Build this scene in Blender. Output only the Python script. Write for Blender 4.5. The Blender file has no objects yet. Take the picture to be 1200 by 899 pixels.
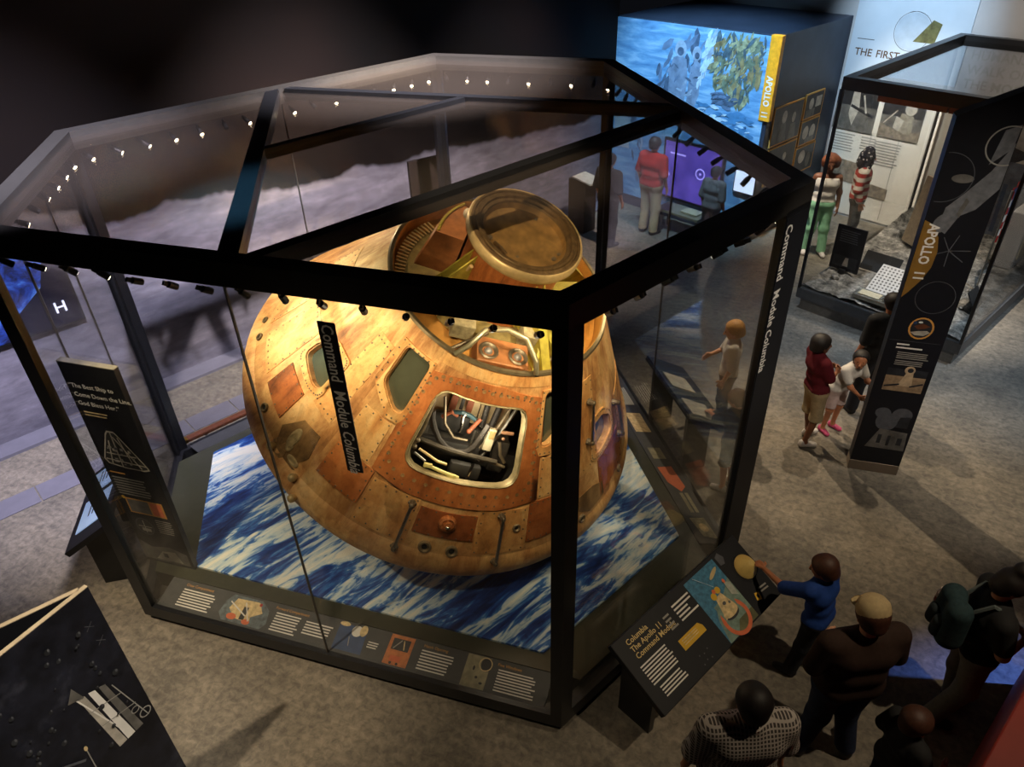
import bpy, bmesh, math, random
import numpy as np
from mathutils import Matrix, Vector
from mathutils.geometry import delaunay_2d_cdt

random.seed(7)
rng = np.random.default_rng(7)
SC = bpy.context.scene
COL = SC.collection
PI = math.pi

# ------------------------------------------------------------------ camera
CAM_Z = 5.758
def cam_axes(pitch, roll):
    fwd = Vector((0, math.cos(pitch), -math.sin(pitch)))
    right = Vector((1, 0, 0))
    up = right.cross(fwd)
    c, s = math.cos(roll), math.sin(roll)
    return c * right + s * up, -s * right + c * up, fwd
cd = bpy.data.cameras.new('camera')
cd.sensor_fit = 'HORIZONTAL'
cd.sensor_width = 36.0
cd.lens = 25.77
cd.clip_start = 0.05
cd.clip_end = 200
cam = bpy.data.objects.new('camera', cd)
COL.objects.link(cam)
_r, _u, _f = cam_axes(math.radians(35.0414), math.radians(-1.9708))
cam.matrix_world = Matrix(((_r.x, _u.x, -_f.x, 0), (_r.y, _u.y, -_f.y, 0), (_r.z, _u.z, -_f.z, CAM_Z), (0, 0, 0, 1)))
SC.camera = cam

# ------------------------------------------------------------------ world, exposure
w = bpy.data.worlds.new('world')
SC.world = w
w.use_nodes = True
w.node_tree.nodes['Background'].inputs[0].default_value = (0.5, 0.55, 0.75, 1)
w.node_tree.nodes['Background'].inputs[1].default_value = 0.006
SC.view_settings.view_transform = 'Standard'
SC.view_settings.look = 'None'
SC.view_settings.gamma = 1
SC.view_settings.use_curve_mapping = False
SC.view_settings.exposure = 0.0
SC.cycles.transparent_max_bounces = 32
SC.cycles.max_bounces = 8

# ------------------------------------------------------------------ lamps of the hall
def spot(name, loc, target, power, col=(1, .85, .65), angle=50, blend=.6, radius=.08):
    l = bpy.data.lights.new(name, 'SPOT')
    l.energy = power; l.color = col; l.spot_size = math.radians(angle); l.spot_blend = blend
    l.shadow_soft_size = radius
    o = bpy.data.objects.new(name, l); COL.objects.link(o)
    d = Vector(target) - Vector(loc)
    o.location = loc
    o.rotation_euler = d.to_track_quat('-Z', 'Y').to_euler()
    return o
# grid axes of the gallery: E_ runs along the mural wall, P_ points away from it
E_ = Vector((0.7452, 0.6668, 0)); P_ = Vector((0.6668, -0.7452, 0))
def ST(s, t, z=0.0):
    q = E_ * s + P_ * t
    return Vector((q.x, q.y, z))
WARM = (1, .80, .55); NEUT = (1, .88, .72); COOL = (.62, .78, 1); BLUE = (.12, .25, 1)
spot('hall_spot', (-4.6, 1.5, 8.6), (-2.9, 3.8, 0), 2200, WARM, 30, .9)
spot('hall_spot', (-1.5, 0.2, 8.8), (-1.4, 3.1, 0), 600, WARM, 38, 1)
spot('hall_spot', (-6.5, 3.5, 8.6), (-4.9, 5.6, 0), 420, WARM, 34, 1)
spot('hall_spot', (1.5, .6, 8.8), (-2.6, 2.6, 1.6), 2600, NEUT, 18, 1)
spot('hall_spot', (7.0, 4.0, 8.8), (5.2, 6.4, 0), 2000, NEUT, 24, 1)
spot('hall_spot', (1.5, 12.5, 8.6), (3.9, 6.6, 0), 2600, WARM, 22, .7)
spot('hall_spot', (2.2, 1.0, 8.8), (4.1, 6.3, 2.2), 1500, NEUT, 20, 1)
spot('hall_spot', (4.5, 2.0, 8.8), (2.5, 3.5, .8), 900, WARM, 38, 1)
spot('hall_spot', (5.0, 2.4, 8.8), (2.0, 4.75, 3.0), 1500, NEUT, 11, .8)
spot('hall_spot', (8.6, 5.8, 8.8), (6.6, 8.4, 0), 2400, COOL, 34, 1)
spot('hall_spot', (2.2, 9.0, 8.6), (4.3, 9.3, 0), 1300, COOL, 34, 1)
spot('hall_spot', (4.6, 9.6, 8.7), (2.3, 6.9, 0), 1500, WARM, 30, 1)
spot('hall_spot', (7.4, 3.1, 3.2), (4.35, 3.0, 0), 2400, BLUE, 30, .9)
spot('hall_spot', (-.4, 3.0, 8.8), (0, 5.5, 3.3), 2200, WARM, 20, .8)
spot('hall_spot', (-3.2, 2.4, 8.8), (-1.85, 5.0, 3.9), 5200, (.22, .66, 1), 13, .9)
spot('hall_spot', (2.4, 6.0, 8.8), (-1.5, 9.0, 3.96), 9000, WARM, 16, 1)
spot('hall_spot', ST(9.6, -6.2, 8.6), ST(12.3, -5.2, .8), 3400, NEUT, 22, 1)
spot('hall_spot', ST(8.8, -5.6, 8.6), ST(14.0, -5.0, 1.6), 5000, NEUT, 20, 1)
spot('mural_spot', ST(7.6, -6.4, 8.6), ST(11.6, -7.8, 2.4), 5600, (.40, .70, 1), 38, .8)
spot('mural_spot', ST(9.4, -5.0, 8.6), ST(14.0, -5.3, 3.4), 3600, (.62, .82, 1), 26, .9)
spot('mural_spot', ST(9.0, -3.6, 8.6), ST(13.8, -2.4, 3.0), 1600, (1, .85, .7), 40, 1)
spot('mural_spot', ST(10.4, -2.0, 8.6), ST(11.6, -3.4, .4), 5500, (1, .9, .78), 32, 1)
spot('mural_spot', ST(1.0, -4.6, 8.8), ST(1.0, -9.6, .3), 8500, (.80, .78, 1), 44, 1)
spot('mural_spot', ST(5.0, -4.2, 8.8), ST(5.0, -9.6, .2), 15000, (.92, .84, .90), 44, 1)
spot('mural_spot', ST(8.8, -4.8, 8.8), ST(8.6, -9.6, .0), 5500, (.9, .8, .8), 40, 1)

# ------------------------------------------------------------------ helpers
def tag(o, label=None, cat=None, group=None, kind=None):
    if label: o['label'] = label
    if cat: o['category'] = cat
    if group: o['group'] = group
    if kind: o['kind'] = kind
    return o
def frame_m(o, x, z):
    """matrix with origin o, x axis, z axis (normal)"""
    x = Vector(x).normalized(); z = Vector(z).normalized(); y = z.cross(x).normalized(); x = y.cross(z)
    o = Vector(o)
    return Matrix(((x.x, y.x, z.x, o.x), (x.y, y.y, z.y, o.y), (x.z, y.z, z.z, o.z), (0, 0, 0, 1)))
def empty(name, m=None, parent=None):
    o = bpy.data.objects.new(name, None); COL.objects.link(o)
    o.empty_display_size = .1
    if parent: o.parent = parent
    if m is not None:
        o.matrix_local = m if isinstance(m, Matrix) else Matrix.Translation(Vector(m))
    return o
def link(name, me, parent=None, m=None):
    o = bpy.data.objects.new(name, me); COL.objects.link(o)
    if parent: o.parent = parent
    if m is not None:
        o.matrix_local = m if isinstance(m, Matrix) else Matrix.Translation(Vector(m))
    return o
class MB:
    """collects shapes into one mesh"""
    def __init__(s): s.v = []; s.f = []; s.mi = []; s.cur = 0
    def poly(s, pts):
        n = len(s.v); s.v += [tuple(p) for p in pts]; s.f.append(list(range(n, n + len(pts)))); s.mi.append(s.cur); return s
    def mesh(s, vs, fs, m=None):
        n = len(s.v)
        s.v += [tuple((m @ Vector(p)) if m is not None else p) for p in vs]
        s.f += [[i + n for i in f] for f in fs]; s.mi += [s.cur] * len(fs); return s
    def box(s, c, d, m=None, bev=0.0):
        x, y, z = (k / 2 for k in d)
        if bev > 0:
            bm = bmesh.new(); bmesh.ops.create_cube(bm, size=1)
            for vv in bm.verts: vv.co = Vector((vv.co.x * d[0], vv.co.y * d[1], vv.co.z * d[2]))
            bmesh.ops.bevel(bm, geom=bm.edges[:], offset=bev, segments=2, affect='EDGES', profile=.5)
            bm.verts.index_update()
            vs = [vv.co + Vector(c) for vv in bm.verts]; fs = [[q.index for q in ff.verts] for ff in bm.faces]; bm.free()
            return s.mesh(vs, fs, m)
        vs = [Vector(c) + Vector(q) for q in ((-x, -y, -z), (x, -y, -z), (x, y, -z), (-x, y, -z), (-x, -y, z), (x, -y, z), (x, y, z), (-x, y, z))]
        return s.mesh(vs, [(0, 3, 2, 1), (4, 5, 6, 7), (0, 1, 5, 4), (1, 2, 6, 5), (2, 3, 7, 6), (3, 0, 4, 7)], m)
    def prism(s, pts, z0, z1, m=None):
        n = len(pts)
        vs = [(x, y, z0) for x, y in pts] + [(x, y, z1) for x, y in pts]
        fs = [list(range(n))[::-1], list(range(n, 2 * n))] + [(i, (i + 1) % n, (i + 1) % n + n, i + n) for i in range(n)]
        return s.mesh(vs, fs, m)
    def tube(s, pts, r, seg=8, cap=True):
        pts = [Vector(p) for p in pts]; rr = r if isinstance(r, (list, tuple)) else [r] * len(pts)
        rings = []; prev = None
        for i, p in enumerate(pts):
            if i == 0: d = pts[1] - p
            elif i == len(pts) - 1: d = p - pts[-2]
            else: d = (pts[i + 1] - p).normalized() + (p - pts[i - 1]).normalized()
            d.normalize()
            if prev is None:
                a = Vector((0, 0, 1)) if abs(d.z) < .9 else Vector((1, 0, 0))
                x = d.cross(a).normalized()
            else:
                x = (prev - d * prev.dot(d)).normalized()
            prev = x; y = d.cross(x)
            rings.append([p + (x * math.cos(2 * PI * k / seg) + y * math.sin(2 * PI * k / seg)) * rr[i] for k in range(seg)])
        vs = [q for ring in rings for q in ring]; fs = []
        for i in range(len(pts) - 1):
            for k in range(seg):
                fs.append((i * seg + k, i * seg + (k + 1) % seg, (i + 1) * seg + (k + 1) % seg, (i + 1) * seg + k))
        if cap: fs += [list(range(seg))[::-1], [(len(pts) - 1) * seg + k for k in range(seg)]]
        return s.mesh(vs, fs)
    def lathe(s, prof, seg=48, m=None, a0=0, a1=2 * PI):
        full = abs(a1 - a0 - 2 * PI) < 1e-6; n = seg if full else seg + 1
        vs = []; fs = []
        for r, z in prof:
            for k in range(n):
                a = a0 + (a1 - a0) * k / seg; vs.append((r * math.cos(a), r * math.sin(a), z))
        for i in range(len(prof) - 1):
            for k in range(seg):
                k2 = (k + 1) % n
                fs.append((i * n + k, i * n + k2, (i + 1) * n + k2, (i + 1) * n + k))
        return s.mesh(vs, fs, m)
    def ball(s, c, r, seg=12, rings=8, m=None):
        c = Vector(c); r = Vector(r) if not isinstance(r, (int, float)) else Vector((r, r, r))
        vs = []; fs = []
        for i in range(rings + 1):
            th = PI * i / rings
            for k in range(seg):
                a = 2 * PI * k / seg
                vs.append(c + Vector((r.x * math.sin(th) * math.cos(a), r.y * math.sin(th) * math.sin(a), r.z * math.cos(th))))
        for i in range(rings):
            for k in range(seg):
                fs.append((i * seg + k, (i + 1) * seg + k, (i + 1) * seg + (k + 1) % seg, i * seg + (k + 1) % seg))
        return s.mesh(vs, fs, m)
    def data(s, name, mats, smooth=False):
        me = bpy.data.meshes.new(name); me.from_pydata([tuple(p) for p in s.v], [], s.f)
        for m in (mats if isinstance(mats, (list, tuple)) else [mats]): me.materials.append(m)
        if len(me.materials) > 1: me.polygons.foreach_set('material_index', s.mi)
        me.validate(); me.update()
        bm = bmesh.new(); bm.from_mesh(me)
        bmesh.ops.remove_doubles(bm, verts=bm.verts[:], dist=1e-6)
        bmesh.ops.recalc_face_normals(bm, faces=bm.faces[:]); bm.to_mesh(me); bm.free()
        if smooth:
            me.polygons.foreach_set('use_smooth', [True] * len(me.polygons))
            me.set_sharp_from_angle(angle=math.radians(40))
        return me
    def build(s, name, mats, parent=None, m=None, smooth=False):
        return link(name, s.data(name, mats, smooth), parent, m)

# ------------------------------------------------------------------ materials
def lin(c):
    return tuple(((x / 255) / 12.92 if x / 255 <= .04045 else (((x / 255) + .055) / 1.055) ** 2.4) for x in c)
class NT:
    def __init__(s, name):
        s.m = bpy.data.materials.new(name); s.m.use_nodes = True
        s.t = s.m.node_tree; s.t.nodes.clear()
        s.out = s.t.nodes.new('ShaderNodeOutputMaterial')
    def n(s, typ, **kw):
        nd = s.t.nodes.new(typ)
        for k, v in kw.items():
            if k.startswith('i_'): nd.inputs[int(k[2:])].default_value = v
            else: setattr(nd, k, v)
        return nd
    def l(s, a, b, ai=0, bi=0):
        s.t.links.new(a.outputs[ai], b.inputs[bi])
    def coord(s, scale=(1, 1, 1), loc=(0, 0, 0)):
        tc = s.n('ShaderNodeTexCoord'); mp = s.n('ShaderNodeMapping')
        mp.inputs['Scale'].default_value = scale; mp.inputs['Location'].default_value = loc
        s.t.links.new(tc.outputs['Object'], mp.inputs[0]); return mp
    def rcoord(s, ang, scale):
        a = s.coord(); a.inputs['Rotation'].default_value = (0, 0, ang); b = s.n('ShaderNodeMapping'); b.inputs['Scale'].default_value = scale
        s.l(a, b); return b
    def noise(s, vec, scale=5, detail=4, rough=.55, dist=0):
        nd = s.n('ShaderNodeTexNoise'); nd.inputs['Scale'].default_value = scale; nd.inputs['Detail'].default_value = detail
        nd.inputs['Roughness'].default_value = rough; nd.inputs['Distortion'].default_value = dist
        s.t.links.new(vec.outputs[0], nd.inputs['Vector']); return nd
    def ramp(s, src, stops, si=0, interp='LINEAR'):
        r = s.n('ShaderNodeValToRGB'); e = r.color_ramp.elements; r.color_ramp.interpolation = interp
        while len(e) > 1: e.remove(e[-1])
        e[0].position = stops[0][0]; e[0].color = (*stops[0][1], 1)
        for p, c in stops[1:]:
            x = e.new(p); x.color = (*c, 1)
        s.t.links.new(src.outputs[si], r.inputs[0]); return r
    def mix(s, fac, a, b, mode='MIX'):
        m = s.n('ShaderNodeMix'); m.data_type = 'RGBA'; m.blend_type = mode
        for i, x in ((0, fac), (6, a), (7, b)):
            if hasattr(x, 'outputs'):
                s.t.links.new(x.outputs[2] if x.bl_idname == 'ShaderNodeMix' else x.outputs[0], m.inputs[i])
            elif i == 0: m.inputs[0].default_value = x
            else: m.inputs[i].default_value = (*x, 1)
        return m
    def bsdf(s, col=None, rough=.6, metal=0, spec=.5, bump=None, bstr=.2, emis=None, estr=0):
        b = s.n('ShaderNodeBsdfPrincipled')
        if col is not None:
            if hasattr(col, 'outputs'): s.t.links.new(col.outputs[2] if col.bl_idname == 'ShaderNodeMix' else col.outputs[0], b.inputs['Base Color'])
            else: b.inputs['Base Color'].default_value = (*col, 1)
        b.inputs['Roughness'].default_value = rough; b.inputs['Metallic'].default_value = metal
        b.inputs['Specular IOR Level'].default_value = spec
        if bump is not None:
            bp = s.n('ShaderNodeBump'); bp.inputs['Strength'].default_value = bstr; bp.inputs['Distance'].default_value = .01
            s.t.links.new(bump.outputs[0], bp.inputs['Height']); s.t.links.new(bp.outputs[0], b.inputs['Normal'])
        if emis is not None:
            if hasattr(emis, 'outputs'): s.t.links.new(emis.outputs[2] if emis.bl_idname == 'ShaderNodeMix' else emis.outputs[0], b.inputs['Emission Color'])
            else: b.inputs['Emission Color'].default_value = (*emis, 1)
            b.inputs['Emission Strength'].default_value = estr
        s.l(b, s.out); return s.m
_M = {}
def P(name, rgb, rough=.6, metal=0, var=.18, scale=14, spec=.5, bstr=0.0, emis=0):
    """plain procedural material: noise-varied colour"""
    if name in _M: return _M[name]
    t = NT(name); c = lin(rgb); vec = t.coord()
    nz = t.noise(vec, scale, 4)
    rp = t.ramp(nz, [(.3, tuple(x * (1 - var) for x in c)), (.7, tuple(min(1, x * (1 + var)) for x in c))])
    _M[name] = t.bsdf(rp, rough, metal, spec, nz if bstr else None, bstr, c if emis else None, emis)
    if emis: _M[name].cycles.emission_sampling = 'NONE' if emis > 20 else 'AUTO'
    return _M[name]

black_frame = P('black_frame', (24, 25, 28), .38, 0, .15, 20, .45)
black_panel = P('black_panel', (22, 23, 28), .5, 0, .12, 12, .35)
dark_panel = P('dark_panel', (40, 42, 44), .5, 0, .12, 12, .35)
rail_grey = P('rail_grey', (66, 68, 70), .55, 0, .1, 12, .4)
white_ink = P('white_ink', (225, 222, 215), .7, 0, .05, 20, .3)
grey_ink = P('grey_ink', (150, 148, 142), .7, 0, .1, 20, .3)
dim_ink = P('dim_ink', (84, 86, 92), .7, 0, .15, 20, .3)
gold_ink = P('gold_ink', (205, 150, 75), .6, 0, .1, 20, .3)
yellow_ink = P('yellow_ink', (214, 172, 52), .6, 0, .08, 20, .3)
orange_ink = P('orange_ink', (214, 112, 74), .6, 0, .1, 20, .3)
brass = P('brass', (196, 150, 70), .3, 1, .1, 20)
steel = P('steel', (170, 168, 160), .32, 1, .1, 20)
chrome = P('chrome', (215, 213, 205), .15, 1, .05, 20)
wood = P('wood', (112, 62, 38), .45, 0, .3, 30)
white_paint = P('white_paint', (205, 203, 198), .6, 0, .06, 8)
def make_glass(name, tint=(.95, .96, .95), refl=.9, base=.022, veil=0):
    t = NT(name)
    tr = t.n('ShaderNodeBsdfTransparent'); tr.inputs[0].default_value = (*tint, 1)
    gl = t.n('ShaderNodeBsdfGlossy'); gl.inputs['Roughness'].default_value = .0; gl.inputs[0].default_value = (refl, refl, refl, 1)
    lw = t.n('ShaderNodeLayerWeight'); lw.inputs[0].default_value = .5
    pw_ = t.n('ShaderNodeMath', operation='POWER'); t.l(lw, pw_, 1, 0); pw_.inputs[1].default_value = 4.5
    fr = t.n('ShaderNodeMath', operation='MULTIPLY_ADD'); t.l(pw_, fr); fr.inputs[1].default_value = .9; fr.inputs[2].default_value = base
    mx = t.n('ShaderNodeMixShader')
    t.l(fr, mx, 0, 0); t.l(tr, mx, 0, 1); t.l(gl, mx, 0, 2)
    if veil:
        df = t.n('ShaderNodeBsdfDiffuse'); df.inputs[0].default_value = (.75, .62, .52, 1); m2 = t.n('ShaderNodeMixShader'); m2.inputs[0].default_value = veil  # reflected haze put into the glass as a brown diffuse colour
        t.l(mx, m2, 0, 1); t.l(df, m2, 0, 2); t.l(m2, t.out)
    else: t.l(mx, t.out)
    return t.m
glass = make_glass('case_glass', (.96, .965, .96), .9, .016)
roof_glass = make_glass('roof_glass', (.93, .91, .89), .9, .022, .012)

def floor_mat():
    t = NT('floor_mat'); v = t.coord()
    a = t.noise(v, 1.1, 6, .6); b = t.noise(v, 16, 5, .65, .5)
    v2 = t.rcoord(.5, (1.5, 9, 1))
    s = t.noise(v2, 1.6, 5, .6, .6)
    c1 = t.ramp(a, [(.3, lin((96, 92, 86))), (.7, lin((134, 126, 114)))])
    c2 = t.ramp(b, [(.3, (.55, .55, .55)), (.68, (1.25, 1.22, 1.15))])
    c3 = t.ramp(s, [(.3, (.8, .8, .8)), (.7, (1.15, 1.15, 1.15))])
    m = t.mix(1, c1, c2, 'MULTIPLY'); m = t.mix(1, m, c3, 'MULTIPLY')
    return t.bsdf(m, .62, 0, .3, b, .12)
def moon_wall_mat():
    """printed mural: grey lunar ground below a ragged horizon, dark brown sky above"""
    t = NT('moon_mural'); v = t.coord()
    sep = t.n('ShaderNodeSeparateXYZ'); t.l(v, sep)
    vs = t.coord((.35, 1.6, 1)); big = t.noise(vs, 1.0, 6, .6, .3)
    v3 = t.coord((1.2, 3.2, 1)); fine = t.noise(v3, 2.6, 6, .65)
    g = t.ramp(big, [(.3, lin((84, 82, 92))), (.7, lin((140, 135, 146)))])
    f = t.ramp(fine, [(.32, (.7, .7, .7)), (.62, (1.08, 1.08, 1.08)), (.75, (1.5, 1.5, 1.5))])
    ground = t.mix(1, g, f, 'MULTIPLY')
    v4 = t.coord((.25, .25, 1)); sk = t.noise(v4, .9, 3, .5)
    sky = t.ramp(sk, [(.38, lin((7, 5, 4))), (.75, lin((30, 18, 13)))])
    hx = t.coord((.5, 0, 0)); hz = t.noise(hx, 1.0, 5, .6)
    h1 = t.n('ShaderNodeMath', operation='MULTIPLY_ADD'); t.l(hz, h1); h1.inputs[1].default_value = .9; h1.inputs[2].default_value = 2.0
    slope = t.n('ShaderNodeMath', operation='MULTIPLY_ADD'); t.l(sep, slope, 0, 0); slope.inputs[1].default_value = -.065; t.l(h1, slope, 0, 2)
    sub = t.n('ShaderNodeMath', operation='SUBTRACT'); t.l(sep, sub, 1, 0); t.l(slope, sub, 0, 1)
    msk = t.ramp(sub, [(0, (0, 0, 0)), (.06, (1, 1, 1))])
    m = t.mix(msk, ground, sky)
    return t.bsdf(m, .75, 0, .2)
def sea_mat():
    t = NT('sea_print'); v2 = t.rcoord(math.radians(-42), (.42, 1.7, 1))
    a = t.noise(v2, 1.25, 9, .62, 1.4)
    b = t.noise(v2, 4.2, 8, .65, 1.6)
    mx = t.n('ShaderNodeMath', operation='MULTIPLY_ADD'); t.l(b, mx); mx.inputs[1].default_value = .45
    hl = t.n('ShaderNodeMath', operation='MULTIPLY'); t.l(a, hl); hl.inputs[1].default_value = .62; t.l(hl, mx, 0, 2)
    r = t.ramp(mx, [(.40, lin((16, 34, 84))), (.485, lin((30, 66, 140))), (.53, lin((62, 120, 190))), (.56, lin((190, 214, 224))), (.63, lin((240, 240, 226)))])
    return t.bsdf(r, .45, 0, .3)
def blue_mural_mat():
    t = NT('splashdown_mural'); v = t.coord((1.0, 5, 1))
    a = t.noise(v, 1.8, 6, .6, .4)
    r = t.ramp(a, [(.3, lin((76, 128, 180))), (.5, lin((112, 164, 208))), (.72, lin((164, 204, 232)))])
    return t.bsdf(r, .7, 0, .2)
def cm_shell_mat(name='heat_shield', shift=0, cols=None, strk=1.0):
    cols = cols or [(118, 76, 42), (188, 134, 80), (222, 176, 114), (236, 204, 150)]
    t = NT(name); tc = t.n('ShaderNodeTexCoord'); sep = t.n('ShaderNodeSeparateXYZ'); t.t.links.new(tc.outputs['Object'], sep.inputs[0])
    at = t.n('ShaderNodeMath', operation='ARCTAN2'); t.l(sep, at, 1, 0); t.l(sep, at, 0, 1)
    sc = t.n('ShaderNodeMath', operation='MULTIPLY'); t.l(at, sc); sc.inputs[1].default_value = 1.6
    cb = t.n('ShaderNodeCombineXYZ'); t.l(sc, cb, 0, 0); t.l(sep, cb, 2, 1); cb.inputs[2].default_value = shift
    def mp(sx, sy):
        q = t.n('ShaderNodeMapping'); q.inputs['Scale'].default_value = (sx, sy, 1); t.l(cb, q); return q
    big = t.noise(mp(.9, .9), 1.7, 5, .6, .3)
    stre = t.noise(mp(2.6, 1.0), 2.4, 6, .68, .5)
    fine = t.noise(mp(1, 1), 22, 5, .7, .3)
    mx = t.n('ShaderNodeMath', operation='MULTIPLY_ADD'); t.l(stre, mx); mx.inputs[1].default_value = .5 * strk
    h = t.n('ShaderNodeMath', operation='MULTIPLY'); t.l(big, h); h.inputs[1].default_value = 1 - .5 * strk; t.l(h, mx, 0, 2)
    r = t.ramp(mx, [(.34, lin(cols[0])), (.45, lin(cols[1])), (.54, lin(cols[2])), (.66, lin(cols[3]))])
    f = t.ramp(fine, [(.30, (.62, .58, .52)), (.45, (.95, .95, .95)), (.7, (1.1, 1.08, 1.05))])
    vq = t.n('ShaderNodeTexVoronoi'); vq.distance = 'CHEBYCHEV'; vq.inputs['Scale'].default_value = 5.5; t.t.links.new(mp(1, .8).outputs[0], vq.inputs['Vector'])
    sq = t.n('ShaderNodeSeparateColor'); t.t.links.new(vq.outputs['Color'], sq.inputs[0])
    tl = t.ramp(sq, [(0, (.80, .76, .70)), (.5, (1, .98, .96)), (1, (1.08, 1.05, 1))])
    m = t.mix(.8, r, f, 'MULTIPLY'); m = t.mix(.75, m, tl, 'MULTIPLY')
    return t.bsdf(m, .55, .15, .4, fine, .25)
floor_m = floor_mat(); moon_m = moon_wall_mat(); sea_m = sea_mat(); bluem = blue_mural_mat()

# ------------------------------------------------------------------ prints and lettering
def collage(name, items, parent, m=None, z0=.0006, dz=.0005):
    """flat print on a panel: list of (kind, args..., material)"""
    mb = MB(); mats = []
    for i, it in enumerate(items):
        mt = it[-1]
        if mt not in mats: mats.append(mt)
        mb.cur = mats.index(mt); z = z0 + dz * i; k = it[0]
        if k == 'r':
            x, y, a, b = it[1:5]; pts = [(x, y), (x + a, y), (x + a, y + b), (x, y + b)]
        elif k == 'p': pts = it[1]
        elif k == 'e':
            x, y, rx, ry = it[1:5]; rot = it[5] if len(it) > 6 else 0
            c, s = math.cos(rot), math.sin(rot)
            pts = []
            for q in range(20):
                a = 2 * PI * q / 20; px, py = rx * math.cos(a), ry * math.sin(a)
                pts.append((x + px * c - py * s, y + px * s + py * c))
        elif k == 'o':      # ring
            x, y, r, wd = it[1:5]; n = 32
            for q in range(n):
                a, b = 2 * PI * q / n, 2 * PI * (q + 1) / n
                mb.poly([(x + r * math.cos(a), y + r * math.sin(a), z), (x + (r + wd) * math.cos(a), y + (r + wd) * math.sin(a), z),
                         (x + (r + wd) * math.cos(b), y + (r + wd) * math.sin(b), z), (x + r * math.cos(b), y + r * math.sin(b), z)])
            continue
        elif k == 'l':      # line strip segment
            x0, y0, x1, y1, wd = it[1:6]; d = Vector((x1 - x0, y1 - y0)); nn = Vector((-d.y, d.x)).normalized() * wd / 2
            pts = [(x0 + nn.x, y0 + nn.y), (x0 - nn.x, y0 - nn.y), (x1 - nn.x, y1 - nn.y), (x1 + nn.x, y1 + nn.y)]
        mb.poly([(x, y, z) for x, y in pts])
    me = bpy.data.meshes.new(name); me.from_pydata(mb.v, [], mb.f)
    for q in mats: me.materials.append(q)
    me.polygons.foreach_set('material_index', mb.mi)
    return link(name, me, parent, m)
def rows(x, y, wd, n, pitch, mt, th=.45, ragged=.15):
    """lines of copy too small to read"""
    return [('r', x, y - pitch * i, wd * (1 - ragged * random.random()), pitch * th, mt) for i in range(n)]
def lettering(body, size, mt, parent, x, y, rot=0, z=.001, shear=0, align='LEFT', name='lettering', squeeze=1.0, bold=0.012):
    cu = bpy.data.curves.new('tmp_text', 'FONT'); cu.body = body; cu.size = size; cu.shear = shear; cu.align_x = align
    cu.resolution_u = 2; cu.space_line = .95; cu.offset = bold * size if size > .05 else 0
    o = bpy.data.objects.new('tmp_text', cu); COL.objects.link(o)
    bpy.context.view_layer.update()
    me = bpy.data.meshes.new_from_object(o.evaluated_get(bpy.context.evaluated_depsgraph_get()))
    bpy.data.objects.remove(o); bpy.data.curves.remove(cu)
    me.name = name; me.materials.clear(); me.materials.append(mt)
    me.transform(Matrix.Translation((x, y, z)) @ Matrix.Rotation(rot, 4, 'Z') @ Matrix.Scale(squeeze, 4, (1, 0, 0)))
    return link(name, me, parent)
photo_dark = P('photo_dark', (38, 40, 44), .5, 0, .5, 9)
photo_mid = P('photo_mid', (96, 94, 90), .5, 0, .5, 7)
photo_pale = P('photo_pale', (176, 170, 158), .5, 0, .3, 9)
photo_ground = P('photo_ground', (128, 118, 104), .5, 0, .5, 14)
photo_sea = P('photo_sea', (58, 118, 150), .5, 0, .4, 26)
photo_seagreen = P('photo_seagreen', (116, 140, 128), .5, 0, .3, 20)
photo_blue = P('photo_blue', (44, 70, 112), .5, 0, .3, 8)
photo_olive = P('photo_olive', (96, 96, 62), .5, 0, .5, 8)
photo_red = P('photo_red', (170, 44, 40), .6, 0, .1, 10)

# ------------------------------------------------------------------ the setting
fl = MB(); fl.box((3, 6, -.1), (40, 34, .2)); tag(fl.build('floor', floor_m), kind='structure')
cl = MB(); cl.box((3, 6, 9.4), (40, 34, .2)); tag(cl.build('ceiling', P('ceiling_paint', (22, 22, 24), .8)), kind='structure')
# mural wall: local x along E_, y up, normal P_
WM = frame_m(ST(0, -9.65, 0), E_, P_)
wl = MB(); wl.box((2.9, 4.65, -.15), (17.4, 9.3, .3)); wl_o = tag(wl.build('wall_left', moon_m, None, WM), kind='structure')
# far wall with the exhibit title
far_m = P('far_wall_paint', (176, 178, 182), .75, 0, .06, 2, .2)
FM = frame_m(ST(14.0, 0, 0), P_, -E_)
fw = MB(); fw.box((-1.0, 4.65, -.15), (17.4, 9.3, .3)); fw_o = tag(fw.build('wall_back', far_m, None, FM), kind='structure')
# pale kerb at the foot of the mural and the stone strip set in the floor
stone = P('pale_stone', (104, 102, 112), .6, 0, .08, 6)
kb = MB(); kb.box((5.0, .02, .15), (13.0, .04, .30)); tag(kb.build('trim_1', stone, None, WM), kind='structure')
strip = empty('trim_2', ST(0, -8.38, 0)); tag(strip, kind='structure')
strip.rotation_euler.z = math.atan2(E_.y, E_.x)
tile_me = MB().box((0, 0, .006), (.585, .33, .012), bev=.003).data('stone_tile', stone)
for i in range(14): link('stone_tile', tile_me, strip, (-3.2 + .6 * i, 0, 0))

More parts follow.
